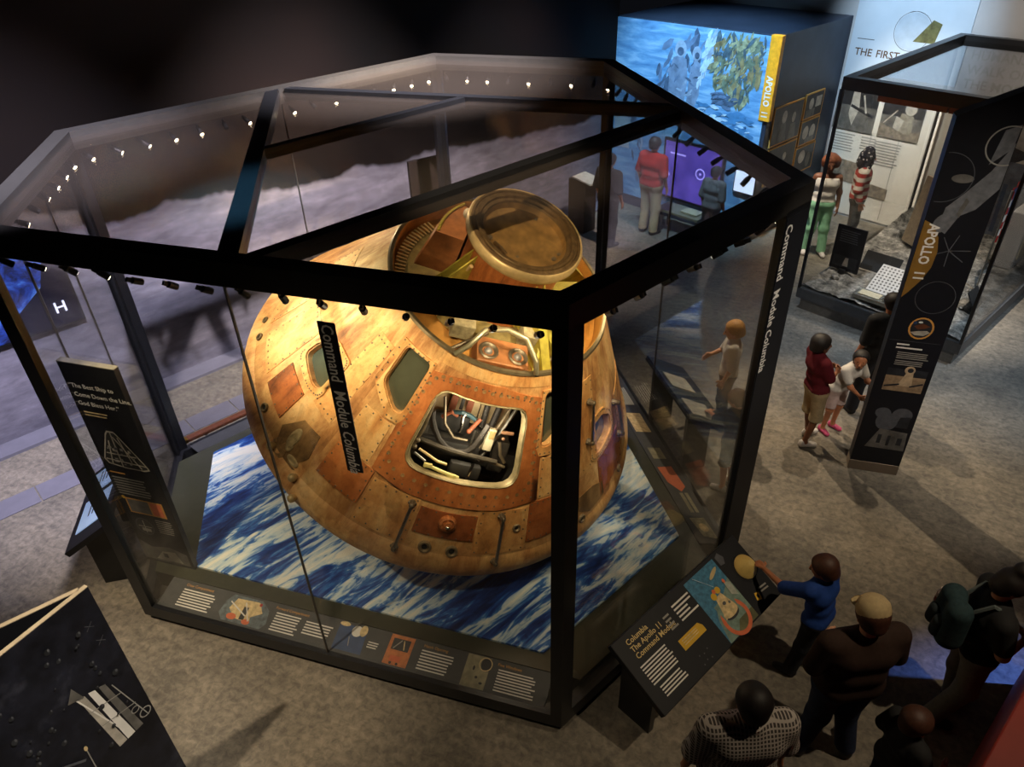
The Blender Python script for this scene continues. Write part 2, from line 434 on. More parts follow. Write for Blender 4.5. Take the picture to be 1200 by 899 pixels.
# exhibit block with the splashdown mural
BM = frame_m(ST(11.6, -9.65, 0), P_, -E_)
bx = empty('exhibit_block', BM)
tag(bx, 'dark blue exhibit block carrying a splashdown mural and yellow APOLLO 11 strip', 'exhibit wall')
block_m = P('block_paint', (44, 52, 68), .5, 0, .2, 3, .4)
MB().box((1.65, 1.75, -1.2), (3.3, 3.5, 2.4), bev=.01).build('block_body', block_m, bx)
MB().box((1.62, 1.85, .015), (3.24, 3.26, .03)).build('mural_panel', bluem, bx)
suit_blue = P('mural_suit', (118, 140, 168), .6, 0, .35, 6); suit_shade = P('mural_shade', (98, 124, 156), .6, 0, .4, 4)
raft_sh = P('mural_raft', (70, 92, 118), .6, 0, .4, 8); foam = P('mural_foam', (186, 212, 230), .6, 0, .2, 12)
it = []
def strokes(n, poly, cols, lo, hi, ang, spread):
    xs = [p[0] for p in poly]; ys_ = [p[1] for p in poly]
    def ins2(p):
        c = False
        for i in range(len(poly)):
            (x0, y0), (x1, y1) = poly[i], poly[i - 1]
            if (y0 > p[1]) != (y1 > p[1]) and p[0] < (x1 - x0) * (p[1] - y0) / (y1 - y0) + x0: c = not c
        return c
    k = 0
    while k < n:
        p = (random.uniform(min(xs), max(xs)), random.uniform(min(ys_), max(ys_)))
        if not ins2(p): continue
        k += 1; L_ = random.uniform(lo, hi); a_ = ang + random.uniform(-spread, spread)
        c, s_ = math.cos(a_), math.sin(a_); w_ = L_ * random.uniform(.18, .4)
        it.append(('p', [(p[0] + dx * c - dy * s_, p[1] + dx * s_ + dy * c) for dx, dy in ((-L_, 0), (-L_ * .4, w_), (L_ * .6, w_ * .8), (L_, 0), (L_ * .3, -w_), (-L_ * .6, -w_ * .7))], random.choice(cols)))
suit_pale = P('mural_suit_pale', (150, 172, 196), .6, 0, .3, 8)
net = [P('mural_net', (104, 116, 96), .6, 0, .6, 9), P('mural_leaf', (150, 152, 118), .6, 0, .6, 12), P('mural_net_dark', (70, 92, 104), .6, 0, .5, 9), P('mural_net_gold', (136, 122, 84), .6, 0, .5, 9)]
boat = [(1.0, 2.2), (.98, 2.8), (1.15, 3.15), (1.35, 3.3), (1.95, 3.32), (1.95, 2.7), (1.7, 1.9), (1.2, 1.8)]
strokes(70, boat, [suit_shade, suit_shade, raft_sh], .06, .2, 1.2, .7)
it += [('p', [(1.28, 2.2), (1.25, 2.7), (1.32, 2.95), (1.45, 3.0), (1.6, 2.95), (1.66, 2.6), (1.62, 2.15), (1.45, 1.95)], suit_blue), ('e', 1.46, 3.10, .12, .14, suit_pale), ('e', 1.46, 3.06, .07, .07, raft_sh),
       ('p', [(1.68, 2.2), (1.70, 2.8), (1.78, 2.98), (1.9, 2.9), (1.93, 2.4), (1.85, 2.15)], suit_blue), ('e', 1.80, 3.06, .09, .12, suit_pale), ('e', 1.81, 3.03, .05, .055, raft_sh)]
strokes(34, [(1.25, 2.0), (1.25, 2.9), (1.9, 2.9), (1.9, 2.1)], [suit_pale, suit_blue, suit_shade, raft_sh], .03, .11, .5, 1.2)
strokes(60, [(2.0, 3.42), (2.28, 3.42), (2.02, 2.75), (1.86, 2.5)], [foam, suit_pale, foam], .04, .12, 1.2, .5)
strokes(230, [(2.22, 3.42), (3.1, 3.38), (3.05, 2.75), (2.8, 2.3), (2.45, 2.55), (2.05, 2.68)], net, .04, .16, 1.2, .9)
strokes(26, [(2.15, 2.55), (2.7, 2.45), (2.6, 2.25), (2.25, 2.35)], [raft_sh, suit_shade], .05, .14, .2, .4)
strokes(22, [(2.55, 2.15), (2.95, 2.25), (3.05, 1.95), (2.6, 1.8)], [P('mural_deep', (70, 128, 176), .6, 0, .2, 8)], .06, .16, .2, .4)
strokes(60, [(1.9, 2.3), (3.1, 2.2), (3.1, 1.6), (1.9, 1.7)], [foam, P('mural_deep', (70, 128, 176), .6, 0, .2, 8)], .03, .12, .05, .2)
strokes(50, [(.3, 1.9), (.55, 1.9), (1.05, .6), (.7, .5)], [raft_sh, suit_shade, suit_pale], .04, .14, -1.2, .5)
it.append(('p', [(.05, 1.75), (.45, 1.75), (.45, 1.15), (.05, 1.15)], P('mural_note', (170, 186, 196), .6, 0, .1, 5)))
mfo = collage('mural_figures', it, bx, Matrix.Translation((0, 0, .03)), .0006, .00002); mfo['kind'] = 'stuff'
ys = MB(); ys.box((3.26, 2.85, .0), (.2, 1.32, .1), bev=.008); yst = ys.build('title_strip', P('strip_yellow', (232, 164, 36), .5), bx)
lettering('APOLLO', .155, white_ink, yst, 3.205, 2.90, -PI / 2, .052, 0, 'LEFT', 'lettering', .8, .03)
lettering('11', .155, white_ink, yst, 3.205, 2.36, -PI / 2, .052, 0, 'LEFT', 'lettering', .8, .03)
# framed photographs on the right flank of the block
flm = BM.inverted() @ frame_m(ST(11.6, -6.35, 0), E_, P_)
def framed(x, y, wd, h, items):
    fm = MB(); fm.box((0, 0, .012), (wd + .05, h + .05, .024), bev=.004)
    o = fm.build('photo_frame', gold_ink, bx, flm @ Matrix.Translation((x + wd / 2, y + h / 2, 0)))
    collage('photograph', [('r', -wd / 2, -h / 2, wd, h, photo_dark)] + items, o, Matrix.Translation((0, 0, .0245)))
framed(.2, 1.72, .92, .62, [('e', -.12, .12, .08, .11, photo_pale), ('p', [(-.28, -.31), (-.2, .02), (-.05, .02), (.02, -.31)], photo_mid), ('e', .2, .06, .06, .09, photo_pale), ('p', [(.08, -.31), (.12, -.04), (.28, -.04), (.34, -.31)], photo_mid)])
framed(1.22, 1.97, .6, .4, [('e', -.1, .03, .08, .1, photo_pale), ('r', .05, -.05, .2, .18, photo_pale), ('r', -.25, -.2, .3, .14, photo_mid)])
framed(1.22, 1.5, .6, .4, [('e', -.12, .0, .1, .12, photo_pale), ('e', .12, -.02, .1, .13, photo_pale), ('r', -.1, -.2, .3, .1, photo_mid)])
framed(1.2, .98, .66, .45, [('e', -.1, .05, .12, .12, photo_pale), ('e', .15, -.05, .08, .14, photo_mid)])
framed(.22, 1.02, .9, .62, [('e', .1, .1, .06, .07, photo_pale), ('r', -.1, -.31, .3, .2, photo_mid)])
# purple-lit display set in the block front, white screen beside it
purp = NT('purple_screen'); pv = purp.coord(); pn = purp.noise(pv, 2.2, 3); pr = purp.ramp(pn, [(.3, (.05, .03, .32)), (.7, (.20, .13, .85))])
purple = purp.bsdf((.05, .04, .2), .3, 0, .4, None, 0, pr, .9)
def lit(name, rgb, s):
    return P(name, rgb, .4, 0, .1, 6, .4, 0, s)
pd = empty('screen_display', BM @ Matrix.Translation((2.0, 1.0, .064))); tag(pd, 'purple glowing video screen with a ring symbol on the mural block', 'screen')
MB().box((0, 0, 0), (1.34, 1.14, .06), bev=.01).build('screen_frame', black_frame, pd)
MB().box((0, 0, .032), (1.24, 1.04, .008)).build('screen_glass', purple, pd)
rg = lit('ring_glow', (170, 160, 255), 1.4)
collage('ring_symbol', [('o', .2, .05, .08, .025, rg)], pd, Matrix.Translation((0, 0, .037))); collage('dot_symbol', [('e', .2, .05, .025, .025, rg)], pd, Matrix.Translation((0, 0, .037)))
collage('screen_line', [('r', -.5, .3, .35, .03, rg)], pd, Matrix.Translation((0, 0, .037))); collage('diamond_symbol', [('p', [(-.6, -.1), (-.53, .0), (-.47, -.1), (-.54, -.22)], rg)], pd, Matrix.Translation((0, 0, .037)))
pd2 = empty('monitor', BM @ Matrix.Translation((3.12, 1.12, .064))); tag(pd2, 'small bright white monitor at the corner of the mural block', 'monitor')
MB().box((0, 0, 0), (.44, .42, .06), bev=.008).build('monitor_case', black_frame, pd2)
MB().box((0, 0, .032), (.39, .37, .006)).build('monitor_screen', lit('white_screen', (205, 222, 255), 1.6), pd2)

# writing and photographs on the far wall
def FW(x, y, z=0): return FM @ Matrix.Translation((-6.35 + x, y, z))
tp = MB(); tp.box((0, 0, .01), (1.9, 1.7, .02)); o = tp.build('title_panel', P('title_paint', (186, 200, 214), .7, 0, .05, 2), None, FW(1.0, 3.25))
tag(o, 'pale wall panel lettered with the moonwalk title beside a faint moon disc', 'wall panel')
lettering('THE', .17, P('title_brown', (84, 62, 40), .6), o, -.84, -.36, 0, .021); lettering('FIRST', .17, P('title_brown', (84, 62, 40), .6), o, -.46, -.36, 0, .021)
for i_, w_ in enumerate(('HUMANS', 'WALK ON', 'THE MOON')): lettering(w_, .2, P('title_brown', (84, 62, 40), .6), fw_o, -4.3, 3.05 - .22 * i_, 0, .001)
collage('moon_print', [('o', .06, .1, .30, .008, dim_ink), ('e', .06, .1, .29, .29, P('moon_disc', (170, 186, 202), .7, 0, .1, 5)), ('p', [(.1, -.05), (.35, .3), (.5, .25), (.45, -.05)], photo_olive)], o, Matrix.Translation((0, 0, .0205)))
collage('title_line', [('r', -.84, -.1, .3, .012, dim_ink)], o, Matrix.Translation((0, 0, .0205)))
wp = MB(); wp.box((0, 0, .012), (2.3, 2.3, .024)); wo = wp.build('photo_wall_panel', P('photo_panel_paint', (216, 212, 202), .7, 0, .05, 3), None, FW(1.2, 1.2))
tag(wo, 'white wall panel with two large moonwalk photographs above columns of text', 'wall panel')
def wall_photo(x, y, wd, h, items, nm='photograph'):
    pb = MB(); pb.box((0, 0, 0), (wd, h, .03), bev=.004); q = pb.build(nm, photo_mid, wo, Matrix.Translation((x - 1.2, y - 1.2, .028)))
    collage('photo_print', [('r', -wd / 2, -h / 2, wd, h, photo_mid)] + items, q, Matrix.Translation((0, 0, .0155)))
wall_photo(.43, 1.95, .76, .68, [('r', -.38, .1, .76, .24, photo_dark), ('p', [(-.1, .34), (.02, .34), (.06, .05), (-.02, -.25), (-.12, -.05)], photo_pale), ('l', -.1, .1, .34, -.05, .05, photo_dark), ('l', .1, .3, .2, .0, .03, photo_pale)])
wall_photo(1.27, 1.95, .72, .68, [('r', -.36, .05, .72, .29, photo_dark), ('e', .12, .2, .1, .11, photo_pale), ('p', [(-.02, .12), (.2, .08), (.22, -.2), (.05, -.28), (-.05, -.1)], P('photo_suit', (140, 134, 120), .5, 0, .4, 12)), ('p', [(-.1, .05), (.05, .0), (.0, -.2), (-.12, -.15)], photo_pale), ('l', -.3, -.1, -.1, .15, .02, photo_pale), ('p', [(-.36, -.34), (.36, -.34), (.36, -.15), (.1, -.22), (-.36, -.1)], photo_ground)])
collage('wall_text', rows(-1.12, .32, .45, 7, .05, grey_ink) + rows(-.55, .32, .3, 5, .05, grey_ink) + rows(-.3, .3, .5, 9, .05, grey_ink) + [('l', -.38, .42, -.38, -1.1, .012, grey_ink), ('l', .12, .42, .12, -1.1, .012, grey_ink), ('p', [(-1.15, -.1), (-.5, -.15), (-.45, -.55), (-1.15, -.5)], photo_ground), ('p', [(-.35, -.45), (.15, -.5), (.15, -.72), (-.35, -.7)], photo_ground)], wo, Matrix.Translation((0, 0, .0245)))

# ------------------------------------------------------------------ display case of the capsule
VA, VB, VD, VE, VF, VH = (Vector(q) for q in ((.300, 3.230), (2.126, 4.862), (1.279, 8.917), (-.813, 9.605), (-4.012, 6.744), (-3.543, 4.494)))
HEX = [VH, VA, VB, VD, VE, VF]
def inset(poly, ds):
    n = len(poly); out = []
    if not isinstance(ds, (list, tuple)): ds = [ds] * n
    ln = []
    for i in range(n):
        a, b = poly[i], poly[(i + 1) % n]; d = (b - a).normalized(); nn = Vector((-d.y, d.x))
        ln.append((a + nn * ds[i], d))
    for i in range(n):
        (p1, d1), (p2, d2) = ln[i - 1], ln[i]
        den = d1.x * d2.y - d1.y * d2.x; q = p2 - p1
        out.append(p1 + d1 * ((q.x * d2.y - q.y * d2.x) / den))
    return out
case = empty('display_case', (-.78, 6.31, 0))
tag(case, 'tall six-sided black-framed glass case with glazed roof over the space capsule', 'display case')
CI = Matrix.Translation((.78, -6.31, 0))      # world -> case local
def cbuild(mb, name, mats, m=None, smooth=False, parent=None): return mb.build(name, mats, parent or case, CI if m is None else CI @ m, smooth)
ZT = 3.96
inn = inset(HEX, .14)
for i in range(6):
    j = (i + 1) % 6
    q = MB(); q.prism([HEX[i], HEX[j], inn[j], inn[i]], 3.80, ZT); cbuild(q, 'roof_rail', P('rail_paint', (52, 50, 47), .32, 0, .12, 20, .5))
    q = MB(); i2 = inset(HEX, .10); q.prism([HEX[i], HEX[j], i2[j], i2[i]], .09, .235); cbuild(q, 'base_rail', black_frame)
q = MB(); q.prism(inset(HEX, .09), 0, .10); cbuild(q, 'plinth', P('kick_plate', (58, 56, 52), .4, 0, .1, 10))
q = MB(); q.prism(inset(HEX, [.33, .1, .33, .1, .33, .1]), .10, .30); cbuild(q, 'platform', P('platform_floor', (58, 60, 48), .3, 0, .08, 4, .5))
q = MB(); q.prism(inset(HEX, .48), .30, .322); cbuild(q, 'sea_graphic', sea_m)
# corner posts
pw = {0: (.12, .13), 1: (.09, .12), 2: (.32, .10), 3: (.1, .1), 4: (.1, .1), 5: (.12, .12)}   # width on previous edge, on next edge
for i in range(6):
    v = HEX[i]; dp = (HEX[i - 1] - v).normalized(); dn = (HEX[(i + 1) % 6] - v).normalized(); k = .06
    a, b = pw[i]; np_ = Vector((dp.y, -dp.x)); nn = Vector((-dn.y, dn.x))
    ctr = inset(HEX, k)[i]
    q = MB(); q.prism([v, v + dn * b, v + dn * b + nn * k, ctr, v + dp * a + np_ * k, v + dp * a], .22, 3.82); cbuild(q, 'corner_post', black_frame)
# roof beams
mid = lambda a, b: (a + b) / 2
MHA, MBD, MEF = mid(VH, VA), mid(VB, VD), mid(VE, VF)
Q1, Q2 = mid(MHA, MEF), mid(MEF, MBD)
def beam(a, b, wd, z0, z1, nm='roof_beam'):
    d = (b - a).normalized(); nn = Vector((-d.y, d.x)) * wd / 2
    q = MB(); q.prism([a - nn, b - nn, b + nn, a + nn], z0, z1); cbuild(q, nm, black_frame)
ins = lambda a, b, k: a + (b - a).normalized() * k
beam(ins(MHA, MEF, .12), ins(MEF, MHA, .12), .13, 3.84, 3.955)
beam(ins(MHA, MBD, .16), ins(MBD, MHA, .12), .10, 3.84, 3.950)
beam(ins(MEF, MBD, .16), ins(MBD, MEF, .12), .10, 3.84, 3.950)
beam(ins(Q1, Q2, .05), ins(Q2, Q1, .05), .08, 3.86, 3.948)
ccw = lambda ps: ps
for ps in ([MHA, VA, VB, MBD], [MBD, VD, VE, MEF], [MEF, VF, VH, MHA], [Q1, Q2, MEF], [MHA, MBD, Q2, Q1]):
    q = MB(); q.prism(inset(ps, .055), 3.90, 3.912); cbuild(q, 'roof_pane', roof_glass)
# side panes with their seams
seams = {0: [1.95], 1: [], 2: [2.19], 3: [], 4: [2.1], 5: [.85, 1.65]}
for i in range(6):
    a, b = HEX[i], HEX[(i + 1) % 6]; d = (b - a).normalized(); nn = Vector((-d.y, d.x)); Lg = (b - a).length
    cuts = [.05] + seams[i] + [Lg - .05]
    for k in range(len(cuts) - 1):
        s0, s1 = cuts[k] + .004, cuts[k + 1] - .004
        p0, p1 = a + d * s0 + nn * .022, a + d * s1 + nn * .022
        q = MB(); q.prism([p0, p1, p1 + nn * .014, p0 + nn * .014], .20, 3.83); cbuild(q, 'glass_pane', glass)
    for s in seams[i]:
        p0, p1 = a + d * (s - .005) + nn * .020, a + d * (s + .005) + nn * .020
        q = MB(); q.prism([p0, p1, p1 + nn * .018, p0 + nn * .018], .22, 3.82); cbuild(q, 'pane_seal', P('seal', (74, 70, 62), .5))
# small spotlights under the roof rail
body_me = MB().tube([(0, 0, 0), (0, 0, .07)], .022, 10).box((0, 0, .085), (.016, .03, .05)).data('spotlight', black_frame)
lens_me = MB().lathe([(0, -.002), (.018, -.002), (.018, .004)], 10).data('lens', lit('lens_glow', (255, 236, 196), 26))
lens_off = MB().lathe([(0, -.002), (.018, -.002), (.018, .004)], 10).data('lens', P('lens_dark', (60, 58, 54), .2))
fix = inset(HEX, .125); aim = Vector((-.6, 6.0, 1.6))
for i in range(6):
    a, b = fix[i], fix[(i + 1) % 6]; Lg = (b - a).length; n = int(Lg / .25)
    for k in range(n):
        p = a + (b - a) * ((k + .5) / n) ; p = Vector((p.x, p.y, 3.68))
        d = (aim + Vector((random.uniform(-.9, .9), random.uniform(-.9, .9), random.uniform(-.6, .6))) - p).normalized()
        m = (-d).to_track_quat('Z', 'Y').to_matrix().to_4x4(); m.translation = p
        o = link('spotlight', body_me, case, CI @ m)
        on = random.random() < {0: .4, 1: .3, 2: .1, 3: .6, 4: .6, 5: .5}[i]
        link('lens', lens_me if on else lens_off, o)
# label rails inside the three long sides; prints live in the rail's own frame
def label_rail(i):
    a, b = HEX[i], HEX[(i + 1) % 6]; d = (b - a).normalized(); nn = Vector((-d.y, d.x)); Lg = (b - a).length
    d3 = Vector((d.x, d.y, 0)); y3 = Vector((nn.x * .28, nn.y * .28, .07)).normalized(); z3 = d3.cross(y3)
    o = a + nn * .04
    m = frame_m((o.x, o.y, .236), d3, z3)
    q = MB(); q.box((Lg / 2, .145, -.012), (Lg - .30, .29, .02), bev=.004)
    return cbuild(q, 'label_rail', rail_grey, m)
rails = {i: label_rail(i) for i in (0, 2, 4)}
TAN_T = gold_ink
hatch_print = P('print_copper', (196, 116, 62), .5, 0, .3, 20); cream = P('print_cream', (214, 190, 140), .5, 0, .35, 24); greyprint = P('print_olive_grey', (140, 134, 108), .5, 0, .35, 16)
lettering('Crew Compartment', .036, gold_ink, rails[0], .33, .235, 0, .0008)
lettering('Forward Compartment', .036, gold_ink, rails[0], 1.30, .235, 0, .0008)
lettering('Hatch Opening', .036, gold_ink, rails[0], 2.76, .235, 0, .0008)
lettering('Five Windows', .036, gold_ink, rails[0], 3.43, .235, 0, .0008)
collage('rail_text', rows(.33, .195, .36, 7, .026, white_ink) + rows(1.33, .195, .26, 7, .026, white_ink) + rows(1.64, .185, .28, 5, .026, white_ink) + rows(2.27, .15, .1, 3, .022, white_ink) + rows(2.76, .195, .3, 7, .026, white_ink) + rows(3.45, .195, .34, 8, .024, white_ink), rails[0])
oct_ = [(.85, .27), (1.15, .27), (1.25, .2), (1.28, .08), (1.24, .02), (.84, .02), (.78, .08), (.80, .2)]
collage('cutaway_print', [('p', oct_, P('print_slate', (92, 104, 110), .5, 0, .5, 22)), ('p', [(.9, .24), (1.13, .25), (1.2, .16), (1.1, .1), (1.12, .05), (.95, .06), (.86, .14)], cream), ('r', 1.0, .06, .05, .12, photo_dark), ('e', .92, .07, .05, .03, orange_ink), ('e', 1.08, .05, .04, .025, orange_ink), ('l', .85, .2, 1.05, .1, .012, white_ink), ('l', 1.0, .22, 1.1, .06, .01, white_ink), ('e', 1.15, .23, .015, .015, photo_red)], rails[0])
collage('parachute_print', [('p', [(1.95, .27), (2.22, .25), (2.24, .03), (1.96, .03)], photo_blue), ('e', 2.13, .22, .05, .05, white_ink), ('e', 2.19, .235, .035, .05, cream), ('e', 2.0, .26, .05, .02, cream), ('l', 2.08, .16, 2.1, .08, .008, grey_ink)], rails[0])
collage('hatch_print', [('r', 2.45, .02, .22, .26, hatch_print), ('r', 2.48, .15, .16, .1, photo_dark), ('l', 2.5, .16, 2.56, .24, .01, grey_ink), ('l', 2.6, .16, 2.58, .24, .01, cream), ('r', 2.5, .05, .1, .05, orange_ink), ('e', 2.52, .035, .012, .012, photo_dark), ('e', 2.58, .035, .012, .012, photo_dark)], rails[0])
collage('window_print', [('r', 3.16, .01, .21, .27, greyprint), ('e', 3.34, .22, .05, .06, photo_dark), ('o', 3.33, .22, .05, .008, cream), ('e', 3.28, .1, .012, .012, photo_dark), ('e', 3.33, .06, .015, .01, photo_dark), ('e', 3.24, .17, .01, .02, photo_dark)], rails[0])
collage('rail_print', [('r', 1.95, .06, .38, .2, cream), ('r', 1.45, .08, .2, .16, greyprint), ('p', [(1.05, .24), (1.3, .26), (1.32, .08), (.98, .06), (.9, .14)], orange_ink), ('r', .58, .08, .3, .04, greyprint), ('r', .58, .14, .3, .04, greyprint), ('p', [(.2, .05), (.5, .07), (.5, .24), (.24, .2)], greyprint), ('e', .36, .14, .06, .05, cream)] + rows(2.5, .2, .4, 6, .026, white_ink), rails[2])
# lettered strips: on the pane of the front side and on the wide corner post
a, b = VH, VA; d = (b - a).normalized(); nn = Vector((-d.y, d.x))
m = frame_m((a.x + nn.x * .018, a.y + nn.y * .018, 0), (d.x, d.y, 0), (-nn.x, -nn.y, 0))
q = MB(); q.box((2.602, 3.067, .0), (.115, 1.155, .006)); st = cbuild(q, 'lettered_strip', black_panel, m)
lettering('Command', .112, white_ink, st, 2.566, 3.63, -PI / 2, .0036, 0, 'LEFT', 'lettering', .86)
lettering('Module', .112, white_ink, st, 2.566, 3.155, -PI / 2, .0036, 0, 'LEFT', 'lettering', .86)
lettering('Columbia', .112, white_ink, st, 2.566, 2.84, -PI / 2, .0036, .22, 'LEFT', 'lettering', .84)
a, b = VA, VB; d = (b - a).normalized(); nn = Vector((-d.y, d.x))
m = frame_m((a.x - nn.x * .003, a.y - nn.y * .003, 0), (d.x, d.y, 0), (-nn.x, -nn.y, 0))
q = MB(); q.box((2.29, 2.02, 0), (.30, 3.5, .004)); st = cbuild(q, 'post_cover', black_panel, m)
lettering('Command', .118, white_ink, st, 2.155, 3.72, -PI / 2, .0026, 0, 'LEFT', 'lettering', .86)
lettering('Module', .118, white_ink, st, 2.155, 3.22, -PI / 2, .0026, 0, 'LEFT', 'lettering', .86)
lettering('Columbia', .118, white_ink, st, 2.155, 2.89, -PI / 2, .0026, .22, 'LEFT', 'lettering', .84)
# warm lamps of the case: a few of its spotlights
SPK = (1, .80, .50)
def case_spot(p, t, e, ang=62):
    spot('case_lamp', (p[0], p[1], 3.70), t, e * 1.35, SPK, ang, .8, .03)
case_spot((-2.6, 4.45), (-.9, 5.9, 2.0), 150); case_spot((-1.2, 4.0), (-.9, 5.6, 1.2), 90); case_spot((-3.5, 5.6), (-1.0, 6.0, 2.0), 190)
case_spot((.1, 3.6), (-.3, 5.4, 1.4), 100); case_spot((1.0, 4.2), (-.1, 5.6, 1.6), 100); case_spot((1.7, 6.0), (.2, 6.0, 1.8), 90)
case_spot((-2.7, 4.5), (-3.35, 4.9, 1.4), 130, 50); case_spot((-.6, 3.95), (0, 5.2, 3.1), 45, 50); case_spot((1.3, 4.6), (.3, 5.2, 3.1), 30, 50); case_spot((-2.2, 8.0), (-.2, 5.8, 3.0), 60, 50); case_spot((-3.1, 7.3), (-.8, 6.4, 2.0), 150); case_spot((1.2, 8.0), (0, 6.2, 2.2), 60); case_spot((-1.6, 8.6), (-.6, 6.2, 2.4), 70)

# ------------------------------------------------------------------ the command module
RAD = math.radians
T33 = math.tan(RAD(33)); C33, S33 = math.cos(RAD(33)), math.sin(RAD(33)); KC = 1.9728
cmm = Matrix(((.650, -.669, .3606, -.624), (.760, .572, -.3082, 6.0153), (0, .474, .8803, 1.544), (0, 0, 0, 1)))
_x = Vector((.6497, .7602, 0)); _z = Vector((.36059, -.30817, .88035))
cmm = frame_m((-.624, 6.0153, 1.544), _x, _z)
cm = empty('space_capsule', cmm)
tag(cm, 'scorched copper-tan cone-shaped space capsule with open hatch in the glass case', 'space capsule')
shell_m = cm_shell_mat()
orange_m = cm_shell_mat('heat_shield_orange', 3.1, [(112, 62, 28), (172, 100, 50), (196, 120, 64), (212, 146, 86)], .8)
tanpan_m = cm_shell_mat('heat_shield_tan', 7.7, [(140, 90, 50), (205, 146, 84), (226, 176, 110), (236, 200, 140)], 1.1)
rust_m = cm_shell_mat('heat_shield_rust', 5.2, [(92, 46, 20), (150, 82, 40), (176, 104, 54), (190, 124, 70)], .7)
scorch_m = cm_shell_mat('heat_shield_scorch', 9.3, [(88, 66, 42), (132, 102, 64), (166, 130, 84), (192, 156, 104)], 1.2)
dull_m = P('dull_metal', (116, 104, 84), .45, .6, .25, 30)
bronze = P('bronze_ring', (104, 84, 54), .5, .55, .3, 18, .5, .2)
bronze2 = P('bronze_dish', (140, 110, 62), .5, .45, .35, 10, .5, .2)
pale_ring = P('pale_ring', (196, 172, 120), .45, .4, .15, 20)
chromate = P('chromate_yellow', (172, 158, 62), .5, .2, .25, 16)
cabin_dark = P('cabin_dark', (30, 28, 26), .7, 0, .3, 10)
cabin_beige = P('cabin_beige', (196, 174, 134), .7, 0, .15, 8)
hose = P('black_hose', (38, 33, 28), .65, 0, .3, 40)
strap_brown = P('strap_brown', (120, 62, 34), .7, 0, .2, 30)
cream_box = P('cream_box', (206, 196, 166), .55, 0, .1, 20)
pane_m = P('window_pane', (74, 76, 60), .08, 0, .1, 6, .8)

def CP(th, h, off=0.0):
    """point on the cone: th degrees, h height on the axis, off along the normal"""
    a = RAD(th); r = KC - h * T33
    return Vector(((r + off * C33) * math.cos(a), (r + off * C33) * math.sin(a), h + off * S33))
TC = -140.0
def mir(pts): return [(2 * TC - t, h) for t, h in pts][::-1]
def round_poly(pts, r=.18, n=4):
    """round the corners of a (theta,h) polygon; theta scaled to metres"""
    q = [Vector((t * .0228, h)) for t, h in pts]; out = []
    for i in range(len(q)):
        p, a, b = q[i], q[i - 1], q[(i + 1) % len(q)]
        la = min(r, (a - p).length * .45); lb = min(r, (b - p).length * .45)
        s, e = p + (a - p).normalized() * la, p + (b - p).normalized() * lb
        for k in range(n + 1):
            u = k / n; out.append(s * (1 - u) ** 2 + p * 2 * u * (1 - u) + e * u * u)
    return [(v.x / .0228, v.y) for v in out]
def scale_poly(pts, k):
    cx = sum(p[0] for p in pts) / len(pts); cy = sum(p[1] for p in pts) / len(pts)
    return [(cx + (x - cx) * k, cy + (y - cy) * k) for x, y in pts]
def dense(pts, step=.06):
    out = []
    for i in range(len(pts)):
        (t0, h0), (t1, h1) = pts[i], pts[(i + 1) % len(pts)]
        n = max(1, int(math.hypot((t1 - t0) * .0228, h1 - h0) / step))
        out += [(t0 + (t1 - t0) * k / n, h0 + (h1 - h0) * k / n) for k in range(n)]
    return out
HATCH = dense(round_poly([(-158.6, 1.335), (-121.4, 1.335), (-121.4, .745), (-158.6, .745)], .13))
RWIN = dense(round_poly([(-179.6, 1.43), (-166.5, 1.43), (-166.4, 1.04), (-169.5, 1.02), (-178.5, 1.14)], .05))
SWIN = dense(round_poly([(152.5, .72), (152.8, .87), (158.5, .97), (165.5, .96), (166.2, .71), (163, .68)], .05))
SWIN = [(t - 360, h) for t, h in SWIN]
HOLES = [HATCH, RWIN, mir(RWIN), SWIN, mir(SWIN)]
def inside(p, poly):
    c = False; n = len(poly)
    for i in range(n):
        (x0, y0), (x1, y1) = poly[i], poly[i - 1]
        if (y0 > p[1]) != (y1 > p[1]) and p[0] < (x1 - x0) * (p[1] - y0) / (y1 - y0) + x0: c = not c
    return c
H0, H1 = .1677, 1.573
T0, T1 = -320.0, 40.0
vin = []; ein = []
NT_, NH_ = 120, 12
for i in range(NT_ + 1):
    for j in range(NH_ + 1):
        p = (T0 + (T1 - T0) * i / NT_, H0 + (H1 - H0) * j / NH_)
        near = any(inside(p, scale_poly(h, 1.12)) for h in HOLES)
        if not near: vin.append(Vector(((p[0]) * .0228, p[1])))
for hp in HOLES:
    n0 = len(vin); vin += [Vector((t * .0228, h)) for t, h in hp]
    ein += [(n0 + k, n0 + (k + 1) % len(hp)) for k in range(len(hp))]
vo, eo, fo, *_ = delaunay_2d_cdt(vin, ein, [], 0, 1e-5)
sh = MB(); sh.v = [tuple(CP(v.x / .0228, v.y)) for v in vo]
for f_ in fo:
    cx = sum(vo[k].x for k in f_) / len(f_) / .0228; cy = sum(vo[k].y for k in f_) / len(f_)
    if not any(inside((cx, cy), h) for h in HOLES): sh.f.append(list(f_)); sh.mi.append(0)
for hp in HOLES:      # reveal of each opening
    for k in range(len(hp)):
        p, q_ = hp[k], hp[(k + 1) % len(hp)]
        sh.poly([CP(*p), CP(*q_), CP(*q_, -.055), CP(*p, -.055)])
prof = []
for a in np.linspace(-62, 57, 16): prof.append((1.755 + .2 * math.cos(RAD(a)), .2 * math.sin(RAD(a))))
r_b, h_b = prof[0]
Rs = 4.69; zc = h_b + math.sqrt(Rs * Rs - r_b * r_b)
bot = [(r_b * k / 12, zc - math.sqrt(Rs * Rs - (r_b * k / 12) ** 2)) for k in range(0, 12)]
sh.lathe(bot + prof, 120)
def weld_build(mb, name, mt, parent, smooth=True):
    me = mb.data(name, mt, smooth); return link(name, me, parent)
weld_build(sh, 'capsule_shell', shell_m, cm)
